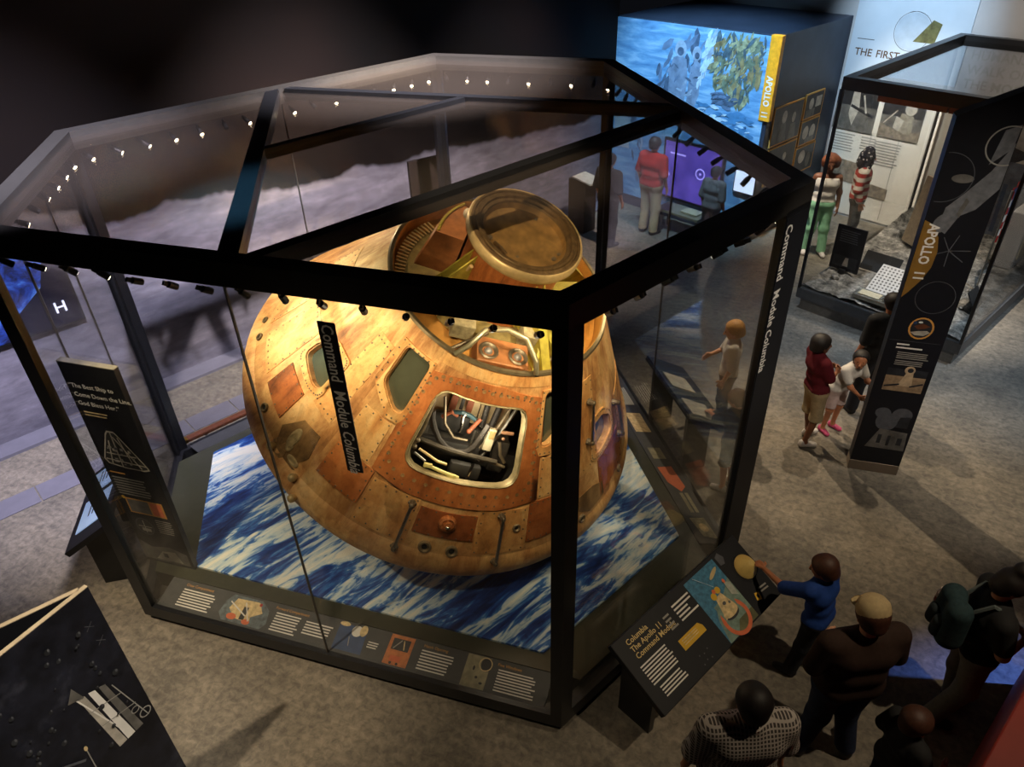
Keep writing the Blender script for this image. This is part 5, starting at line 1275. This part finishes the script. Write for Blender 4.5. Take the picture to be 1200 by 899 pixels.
def hand_prims(wr, fwd, up, k, curl=.4, side=1):
    """palm, four fingers and thumb; fwd along the palm, up = back of the hand"""
    fwd = np.asarray(fwd, float); fwd /= np.linalg.norm(fwd); up = np.asarray(up, float); up = up - fwd * (up @ fwd); up /= np.linalg.norm(up)
    sd = np.cross(fwd, up) * side; pr = []
    w0 = np.asarray(wr, float)
    for u in (-.5, .5): pr.append((w0 + fwd * .01 * k + sd * .018 * u * k, w0 + fwd * .075 * k + sd * .052 * u * k, .017 * k, .014 * k))
    lens = (.066, .078, .074, .058)
    for i in range(4):
        u = (i - 1.5) / 1.5; b0 = w0 + fwd * .082 * k + sd * (-.031 * u) * k
        d0 = fwd + sd * (-.14 * u); d0 /= np.linalg.norm(d0); d1 = d0 * math.cos(curl) - up * math.sin(curl); d2 = d0 * math.cos(curl * 2) - up * math.sin(curl * 2)
        m1 = b0 + d1 * lens[i] * .52 * k; m2 = m1 + d2 * lens[i] * .48 * k
        pr += [(b0 - fwd * .02 * k, b0, .0095 * k, .0090 * k), (b0, m1, .0090 * k, .0082 * k), (m1, m2, .0080 * k, .0068 * k)]
    t0 = w0 + fwd * .025 * k + sd * .024 * k; t1 = t0 + (fwd * .6 + sd * .75 - up * .15) * .042 * k; t2 = t1 + (fwd * .85 + sd * .4 - up * .2) * .034 * k
    pr += [(t0, t1, .0125 * k, .0105 * k), (t1, t2, .0102 * k, .0085 * k)]
    return pr
def person(label, xy, face, H, skin, hair, shirt, trousers, shoes=None, pose=None, hairdo='short', child=False, wide=1.0, sleeve=.55, leg_cut=None, head_yaw=0, head_pitch=0, lean=(0, 0), face_on=True, group=None, vx=None, shirt_hem=.92, low=False):
    """face: direction angle (radians) the body looks along in world xy"""
    root = empty('person', Matrix.Translation((xy[0], xy[1], 0)) @ Matrix.Rotation(face - PI / 2, 4, 'Z'))
    tag(root, label, 'person', group)
    k = H / 1.75; hs = (1.22 if child else 1.0); W = wide; vx = vx or (.013 if H > 1.5 else .0115)
    J = dict(pel=(0, 0, .95), wst=(0, 0, 1.12), chs=(0, .0, 1.30), nck=(0, -.01, 1.45), hed=(0, .025, 1.625 - (.03 if child else 0)),
             shR=(.185 * W, 0, 1.41), shL=(-.185 * W, 0, 1.41), elR=(.245 * W, -.03, 1.14), elL=(-.245 * W, -.03, 1.14), wrR=(.25 * W, .06, .90), wrL=(-.25 * W, .06, .90),
             hiR=(.095 * W, 0, .92), hiL=(-.095 * W, 0, .92), knR=(.11, .03, .50), knL=(-.11, .03, .50), anR=(.12, -.01, .085), anL=(-.12, -.01, .085))
    J.update(pose or {})
    def tr(p):
        p = np.array(p, float); z = max(0, p[2] - .92); return np.array([p[0] + lean[0] * z, p[1] + lean[1] * z, p[2]]) * k
    J = {a: tr(b) for a, b in J.items()}
    X3 = lambda a, dx: J[a] + np.array([dx * W * k, 0, 0])
    R = lambda r: r * k
    pelv = [(X3('pel', -.085), X3('pel', .085), R(.118 * W ** .5), R(.118 * W ** .5))]
    tors = [(X3('wst', -.06), X3('wst', .06), R(.108 * W), R(.108 * W)), (X3('chs', -.085), X3('chs', .085), R(.115 * W ** .7), R(.115 * W ** .7)), (J['shL'] * .82 + J['shR'] * .18, J['shR'] * .82 + J['shL'] * .18, R(.066), R(.066)), (J['chs'], J['nck'], R(.10), R(.06))]
    armU = [(J['sh' + s], J['el' + s], R(.054 * W ** .5), R(.041)) for s in 'LR']; armF = [(J['el' + s], J['wr' + s], R(.040), R(.026)) for s in 'LR']
    legU = [(J['hi' + s], J['kn' + s], R(.092 * W ** .5), R(.060)) for s in 'LR']; legF = [(J['kn' + s], J['an' + s], R(.058), R(.036)) for s in 'LR']
    hr = rot_z(-head_yaw) @ rot_x(-head_pitch); hc = J['hed']
    hp = lambda x, y, z: hc + hr @ (np.array([x, y, z]) * k * hs)
    head = [(J['nck'], hp(0, -.02, -.07), R(.056), R(.054)), (hp(0, -.022, .035), hp(0, .005, .03), R(.088 * hs), R(.086 * hs)), (hp(0, .03, -.03), hp(0, .035, -.06), R(.066 * hs), R(.048 * hs))]
    face_p = [(hp(0, .092, .005), hp(0, .108, -.03), R(.010 * hs), R(.014 * hs))]
    for s in (-1, 1): face_p.append((hp(s * .085, -.01, .015), hp(s * .088, -.015, -.02), R(.014 * hs), R(.010 * hs)))
    foot = []
    for s in 'LR':
        a = J['an' + s]; kn = J['kn' + s]; out = .03 if s == 'R' else -.03
        foot.append((a + np.array([0, -.03, -.035]) * k, a + np.array([out, .14, -.05]) * k, R(.04), R(.033)))
    parts = [sdf_mesh(pelv + tors + armU + armF + legU + legF + foot, vx, .05 * k), sdf_mesh(head, .008, .035 * k)]
    parts.append(sdf_mesh(face_p, .005 if not low else .007, .01))
    for s in 'LR':
        d = J['wr' + s] - J['el' + s]; d /= np.linalg.norm(d)
        hd = (pose or {}).get('hand' + s, None) if pose else None
        up = np.array([.9 if s == 'R' else -.9, .2, .3]) if hd is None else np.array(hd)
        parts.append(sdf_mesh(hand_prims(J['wr' + s] - d * .012 * k, d, up, k * (1.12 if child else 1.05), .3, 1 if s == 'L' else -1), .0045 if not low else .0065, .010))
    link('body', mesh_from(parts, 'body', skin_mats[skin]), root)
    # clothes
    def garment(nm, prims, mt, clip, grow, kk=.05, v=None):
        link(nm, mesh_from([sdf_mesh(prims, v or vx, kk * k, clip, grow * k)], nm, mt), root)
    sl = [(a, a + (b - a) * min(1, sleeve / .55), ra, ra + (rb - ra) * .9) for a, b, ra, rb in armU]
    if sleeve > .55: sl += [(a, a + (b - a) * min(1, (sleeve - .55) / .45), ra, rb) for a, b, ra, rb in armF]
    sl = [(a, b, ra + .010 * k, rb + .014 * k) for a, b, ra, rb in sl] if sleeve > 0 else []
    hem = shirt_hem * k; top = J['nck'][2] + (.05 if sleeve > 0 else -.04) * k
    garment('shirt', pelv + tors + sl, shirt, lambda X: np.maximum(hem - X[..., 2], X[..., 2] - top), .017)
    cut = (leg_cut if leg_cut is not None else .07) * k
    lf = [(a, b, ra + .012 * k, rb + (.030 if leg_cut is None else .03) * k) for a, b, ra, rb in legF]; lu = [(a, b, ra + .004 * k, rb + .014 * k) for a, b, ra, rb in legU]
    garment('trousers', pelv + lu + lf, trousers, lambda X: np.maximum(cut - X[..., 2], X[..., 2] - 1.02 * k), .012)
    shoes = shoes or P('shoe_black', (30, 28, 28), .5)
    for i, s in enumerate('LR'):
        a, b, ra, rb = foot[i]; base = 0.0
        link('shoe', mesh_from([sdf_mesh([(a, b, ra + .008 * k, rb + .010 * k), (a + np.array([0, 0, .03]) * k, a, R(.04), R(.045))], .008, .02, lambda X: .004 - X[..., 2])], 'shoe', shoes), root)
    # hair
    inv = hr.T
    def hl(X): return ((X - hc) @ hr) / (k * hs)      # into head frame
    if hairdo == 'short':
        clip = lambda X: (lambda q: np.maximum(-(q[..., 2] * .62 - q[..., 1] * .78 + .010), -(q[..., 2] + .055)))(hl(X)) * k
        link('hair', mesh_from([sdf_mesh([head[1], (hp(0, -.05, -.02), hp(0, -.03, .04), R(.072 * hs), R(.085 * hs))], .007, .03, clip, .013 * k)], 'hair', hair), root)
    elif hairdo == 'afro':
        clip = lambda X: (lambda q: np.maximum(q[..., 1] - .075, 0 * q[..., 0] - 1) - 0)(hl(X)) * k
        link('hair', mesh_from([sdf_mesh([(hp(0, -.06, .06), hp(0, -.02, .075), R(.13), R(.11)), (hp(-.09, -.04, .0), hp(-.09, -.03, .06), R(.06), R(.07)), (hp(.09, -.04, .0), hp(.09, -.03, .06), R(.06), R(.07))], .009, .05, lambda X: (lambda q: np.maximum(q[..., 1] * .9 - q[..., 2] * .5 - .045, -2.0))(hl(X)) * k)], 'hair', hair), root)
    elif hairdo in ('bun', 'long'):
        pr = [head[1], (hp(0, -.05, -.03), hp(0, -.03, .04), R(.076 * hs), R(.088 * hs))]
        if hairdo == 'bun': pr += [(hp(0, -.05, .13), hp(0, -.055, .16), R(.045), R(.05))]
        else: pr += [(hp(0, -.07, .0), hp(0, -.085, -.14), R(.07 * hs), R(.05 * hs)), (hp(0, -.10, .03), hp(.0, -.12, -.02), R(.03), R(.03))]
        clip = lambda X: (lambda q: -(q[..., 2] * .45 - q[..., 1] * .9 + .022))(hl(X)) * k
        link('hair', mesh_from([sdf_mesh(pr, .008, .03, clip, .012 * k)], 'hair', hair), root)
    if face_on:
        for s in (-1, 1):
            e_ = MB(); e_.ball(tuple(hp(s * .033, .083, .012)), R(.0105), 8, 6); e_.build('eye', eye_m, root, None, True)
        mth = MB(); mth.ball((0, 0, 0), (R(.022), R(.008), R(.006)), 10, 6); mo = mth.build('mouth', lip_m, root, None, True)
        mo.matrix_local = Matrix.Translation(tuple(hp(0, .088, -.058))) @ Matrix([list(r_) for r_ in hr]).to_4x4()
    return root, J, hp, k
def adir(dx, dy): return math.atan2(dy, dx)
hair_dark = P('hair_dark', (26, 20, 18), .6, 0, .3, 60); hair_brown = P('hair_brown', (66, 36, 22), .6, 0, .3, 60); hair_auburn = P('hair_auburn', (128, 72, 42), .7, 0, .3, 40); hair_blond = P('hair_blond', (176, 128, 72), .6, 0, .25, 60)
denim = P('denim', (44, 52, 74), .8, 0, .2, 40, .2); denim_dark = P('denim_dark', (28, 34, 50), .8, 0, .2, 40, .2); khaki = P('khaki', (178, 158, 122), .8, 0, .12, 30, .2)
sneaker = P('sneaker_white', (198, 190, 182), .6, 0, .15, 30); pinkshoe = P('shoe_pink', (190, 72, 110), .6, 0, .3, 30)

# boy in blue reaching for the tactile model
mw = (cn.matrix_world if False else frame_m((VA + dAB * .40 - nAB * .67).to_3d() + Vector((0, 0, .6)), (dAB.x, dAB.y, 0), Vector((dAB.x, dAB.y, 0)).cross(Vector((nAB.x * .55, nAB.y * .55, .3))))) @ Vector((1.545, .325, .085))
def to_local(xy, face, k, p):
    m = (Matrix.Translation((xy[0], xy[1], 0)) @ Matrix.Rotation(face - PI / 2, 4, 'Z')).inverted(); q = m @ Vector(p); return (q.x / k, q.y / k, q.z / k)
bxy, bf, bH = (2.42, 3.74), adir(-.70, .72), 1.36; bk = bH / 1.75
tgt = Vector(to_local(bxy, bf, bk, mw)); shL = Vector((-.185, .05, 1.41)); dirv = (tgt - shL)
wr = tgt - dirv.normalized() * .14
el = (shL + wr) / 2 + Vector((-.05, -.02, -.07))
person('boy in a bright blue T-shirt touching the tactile capsule model', bxy, bf, bH, 'tan', hair_brown, P('shirt_blue', (32, 62, 130), .8, 0, .12, 40, .2), P('trouser_navy', (24, 26, 34), .8), None,
       dict(shL=tuple(shL), elL=tuple(el), wrL=tuple(wr), handL=(0, .3, .95), elR=(.24, .06, 1.16), wrR=(.16, .22, 1.02), anL=(-.13, .08, .085), anR=(.13, -.12, .085)), child=True, lean=(0, .10), head_yaw=-.1, head_pitch=.3)
# man in a beige cap
r, J, hp, k = person('man in a beige cap, dark brown shirt and jeans behind the boy in blue', (2.33, 3.03), adir(-.1, 1), 1.76, 'fair', hair_brown, P('shirt_brown', (50, 36, 30), .85, 0, .15, 40, .2), denim, None,
       dict(anL=(-.18, .04, .085), anR=(.17, -.03, .085), elL=(-.31, .0, 1.15), wrL=(-.10, .24, 1.10), elR=(.30, .0, 1.15), wrR=(.08, .24, 1.08)), wide=1.28, sleeve=.5, head_pitch=.1, shirt_hem=.86)
cap_m = P('cap_beige', (176, 156, 118), .85, 0, .1, 40, .2)
mb = MB(); mb.lathe([(.108, 0), (.110, .03), (.10, .075), (.075, .105), (.035, .122), (0, .125)], 24); cp_ = mb.build('cap', cap_m, r, Matrix.Translation(tuple(hp(0, -.015, .045))) @ Matrix.Rotation(-.3, 4, 'X'), True)
mb = MB(); mb.lathe([(.07, .01), (.075, .0), (.0, -.002)], 16, Matrix.Translation((0, .12, 0)) @ Matrix.Diagonal((1.1, .9, 1, 1))); mb.build('cap_brim', cap_m, cp_, None, True)
mb = MB(); mb.tube([(-.298 * k, .0, 1.20 * k), (-.306 * k, .0, 1.165 * k)], .066 * k, 14); mb.build('arm_band', white_ink, r, None, True)
# man in a checked shirt, back to us
chk = NT('checked_cloth'); cv = chk.coord(); wv = []
for ax, d in (('X', 0), ('Z', 1)):
    wt = chk.n('ShaderNodeTexWave', wave_type='BANDS', bands_direction=ax); wt.inputs['Scale'].default_value = 14; chk.l(cv, wt); wv.append(chk.ramp(wt, [(.62, (.0, .0, .0)), (.8, (1, 1, 1))]))
mx_ = chk.n('ShaderNodeMix'); mx_.data_type = 'RGBA'; mx_.blend_type = 'LIGHTEN'; mx_.inputs[0].default_value = 1; chk.t.links.new(wv[0].outputs[0], mx_.inputs[6]); chk.t.links.new(wv[1].outputs[0], mx_.inputs[7])
chk_m = chk.bsdf(chk.mix(mx_, lin((70, 64, 62)), lin((176, 168, 160))), .85, 0, .2)
r, J, hp, k = person('dark-haired man in a grey checked shirt facing the case', (1.37, 2.44), adir(-.05, 1), 1.78, 'tan', hair_dark, chk_m, denim_dark, None, dict(elL=(-.29, .02, 1.14), elR=(.29, .02, 1.14)), wide=1.25, sleeve=.6, face_on=False)
mb = MB(); mb.lathe([(.075, -.02), (.085, .0), (.078, .03), (.068, .03), (.07, .0)], 20, Matrix.Diagonal((1.05, 1.0, 1, 1))); mb.build('collar', chk_m, r, Matrix.Translation((0, -.012, J['nck'][2] + .01)), True)
# boy in black at the near edge
person('boy in a black T-shirt standing between the capped man and the red block', (2.52, 2.56), adir(.95, .1), 1.30, 'fair', hair_brown, P('shirt_black', (20, 20, 22), .85), denim_dark, None, dict(elL=(-.26, -.02, 1.16), wrL=(-.16, .16, 1.05), elR=(.28, .05, 1.18), wrR=(.2, .26, 1.12)), child=True)
# woman with a backpack
r, J, hp, k = person('woman in a black top with hair in a bun and a teal backpack', (3.42, 3.32), adir(.93, -.25), 1.68, 'fair', hair_dark, P('shirt_black', (20, 20, 22), .85), P('trouser_grey', (122, 116, 104), .85, 0, .12, 30, .2), P('sandal', (36, 30, 28), .6),
       dict(elL=(-.24, .06, 1.15), wrL=(-.02, .26, 1.14), elR=(.24, .06, 1.13), wrR=(.04, .27, 1.10), anL=(-.14, .10, .085), anR=(.12, -.12, .085)), hairdo='bun', head_pitch=.45, sleeve=.4, wide=1.08)
bp = empty('backpack', r.matrix_world if False else Matrix.Translation((3.42, 3.32, 0)) @ Matrix.Rotation(adir(.93, -.25) - PI / 2, 4, 'Z') @ Matrix.Translation((0, -.245, 1.17)))
tag(bp, 'dark teal backpack with a bottle in its side pocket', 'backpack')
teal = P('backpack_teal', (44, 62, 66), .85, 0, .2, 30, .2)
V, Q = sdf_mesh([(np.array([-.08, 0, -.14]), np.array([-.08, 0, .12]), .10, .09), (np.array([.08, 0, -.14]), np.array([.08, 0, .12]), .10, .09)], .012, .06)
link('pack_body', mesh_from([(V, Q)], 'pack_body', teal), bp)
V, Q = sdf_mesh([(np.array([-.06, -.085, -.12]), np.array([-.06, -.085, -.02]), .055, .05), (np.array([.06, -.085, -.12]), np.array([.06, -.085, -.02]), .055, .05)], .01, .04)
link('pack_pocket', mesh_from([(V, Q)], 'pack_pocket', P('backpack_dark', (34, 44, 48), .85)), bp)
for s in (-1, 1): MB().tube([(s * .09, .08, .16), (s * .11, .17, .27), (s * .12, .32, .2), (s * .13, .36, .02), (s * .12, .2, -.12), (s * .1, .08, -.16)], .016, 6).build('pack_strap', P('strap_grey', (86, 96, 96), .8), bp, None, True)
bt = MB(); bt.lathe([(.0, 0), (.036, 0), (.036, .13), (.03, .15), (.022, .16), (.022, .18), (0, .18)], 16); bt.build('pack_bottle', P('bottle_white', (190, 176, 170), .4, 0, .1, 10), bp, Matrix.Translation((-.205, -.02, -.14)), True)
MB().lathe([(.0368, .04), (.0368, .09)], 16).build('bottle_label', P('bottle_red', (150, 50, 50), .5), bp, Matrix.Translation((-.205, -.02, -.14)))
# boy in maroon, girl in white, adult behind the sign
person('boy in a maroon T-shirt and khaki shorts beside the APOLLO 11 sign', (3.50, 6.80), adir(.98, .1), 1.46, 'brown', hair_dark, P('shirt_maroon', (92, 26, 34), .85, 0, .12, 40, .2), khaki, sneaker, dict(elL=(-.2, .06, 1.18), wrL=(-.08, .2, 1.22), elR=(.2, .08, 1.18), wrR=(.08, .22, 1.2), anL=(-.11, .10, .085), anR=(.12, -.06, .085)), child=True, leg_cut=.46, lean=(-.10, -.10), sleeve=.5, shirt_hem=.94)
person('girl in a white top and pale skirt leaning towards the APOLLO 11 sign', (3.86, 7.0), adir(.45, -.9), 1.22, 'tan', hair_dark, P('shirt_white', (206, 200, 192), .85, 0, .06, 40, .2), P('shorts_pink', (196, 172, 168), .85), pinkshoe, dict(elR=(.16, .24, 1.16), wrR=(.02, .4, 1.0), elL=(-.16, .28, 1.2), wrL=(-.22, .5, 1.18)), child=True, hairdo='long', leg_cut=.55, lean=(.0, .34), sleeve=.35, head_pitch=-.05, head_yaw=.9)
person('adult in black clothes half hidden behind the APOLLO 11 sign', (4.42, 7.35), adir(-.1, 1), 1.66, 'tan', hair_dark, P('shirt_black', (20, 20, 22), .85), P('trouser_navy', (24, 26, 34), .8), None, dict(anL=(-.15, .0, .085)), face_on=False, low=True)
# boys at the far reading rail, seen through the glass
p2 = frame_m((VB + dBD * 1.38 - nBD * .56).to_3d() + Vector((0, 0, .62)), (dBD.x, dBD.y, 0), Vector((dBD.x, dBD.y, 0)).cross(Vector((nBD.x * .5, nBD.y * .5, .27)))) @ Vector((.16, .26, .04))
gx_, gf_, gH = (2.36, 6.05), adir(-.70, .70), 1.30; gk = gH / 1.75
tgt = Vector(to_local(gx_, gf_, gk, p2)); sh_ = Vector((-.185, .04, 1.40)); dv = tgt - sh_; wr_ = tgt - dv.normalized() * .13; el_ = (sh_ + wr_) / 2 + Vector((-.05, 0, -.05))
person('boy in a black T-shirt resting a hand on a pale plate', gx_, gf_, gH, 'fair', hair_brown, P('shirt_black', (20, 20, 22), .85), P('shorts_grey', (70, 66, 62), .85), sneaker, dict(shL=tuple(sh_), elL=tuple(el_), wrL=tuple(wr_), handL=(0, .3, .95)), child=True, leg_cut=.5, lean=(0, .06), head_pitch=.4)
person('fair-haired child in a white T-shirt at the far reading rail', (2.60, 7.22), adir(-.9, .3), 1.45, 'fair', hair_blond, P('shirt_white', (206, 200, 192), .85, 0, .06, 40, .2), denim, sneaker, dict(elR=(.2, .1, 1.18), wrR=(.12, .28, 1.1)), child=True, head_pitch=.2, low=True)
# woman in green trousers, flag hoodie visitor, people by the mural block
person('woman with big curly auburn hair, white tank top and green trousers', (5.42, 11.95), adir(-.25, -1), 1.72, 'brown', hair_auburn, P('tank_white', (226, 218, 205), .85, 0, .05, 40, .2), P('trouser_green', (150, 206, 164), .85, 0, .12, 30, .2), sneaker, dict(anL=(-.14, .05, .085), anR=(.13, -.03, .085)), hairdo='afro', sleeve=0, shirt_hem=1.0)
flg = NT('flag_cloth'); fv = flg.coord(); sp_ = flg.n('ShaderNodeSeparateXYZ'); flg.l(fv, sp_); mm = flg.n('ShaderNodeMath', operation='MULTIPLY'); flg.l(sp_, mm, 2, 0); mm.inputs[1].default_value = 7.5
fr_ = flg.n('ShaderNodeMath', operation='FRACT'); flg.l(mm, fr_); st_ = flg.ramp(fr_, [(0, lin((160, 52, 46))), (.5, lin((198, 190, 176)))], 0, 'CONSTANT'); flag_cloth = flg.bsdf(st_, .85, 0, .2)
hood = NT('star_cloth'); hv = hood.coord(); vo_ = hood.n('ShaderNodeTexVoronoi'); vo_.inputs['Scale'].default_value = 22; hood.l(hv, vo_); sr = hood.ramp(vo_, [(.22, lin((200, 196, 188))), (.28, lin((26, 26, 34)))]); star_m = hood.bsdf(sr, .85, 0, .2)
r, J, hp, k = person('visitor in a flag-striped top with a starry dark hood', tuple(ST(12.75, -5.02)[:2]), adir(E_.x * .4 + P_.x, E_.y * .4 + P_.y), 1.72, 'tan', hair_dark, flag_cloth, P('trouser_slate', (62, 64, 70), .85), None, None, wide=1.2, sleeve=.9, shirt_hem=.9, low=True, face_on=False)
V, Q = sdf_mesh([(hp(0, -.03, .04), hp(0, -.02, .10), .12, .09), (hp(0, -.05, -.08), hp(0, -.04, .0), .14, .12), (J['shL'], J['shR'], .08, .08)], .012, .06)
link('hood', mesh_from([(V, Q)], 'hood', star_m), r)
person('person in a red shirt and khaki trousers facing the purple screen', tuple(ST(10.72, -7.95)[:2]), adir(E_.x, E_.y), 1.80, 'tan', hair_dark, P('shirt_red', (176, 44, 40), .85, 0, .1, 40, .2), khaki, None, None, sleeve=.5, low=True, face_on=False, wide=1.15)
person('person in dark clothes standing beside the dark lectern', tuple(ST(9.75, -8.15)[:2]), adir(E_.x, E_.y), 1.7, 'tan', hair_dark, P('shirt_charcoal', (34, 32, 34), .85), P('trouser_charcoal', (30, 30, 34), .85), None, None, low=True, face_on=False, wide=1.1)
person('dark-haired person in a grey shirt in front of the white monitor', tuple(ST(10.9, -6.75)[:2]), adir(E_.x, E_.y), 1.5, 'tan', hair_dark, P('shirt_grey', (110, 108, 106), .85), P('trouser_charcoal', (30, 30, 34), .85), None, None, low=True, face_on=False)
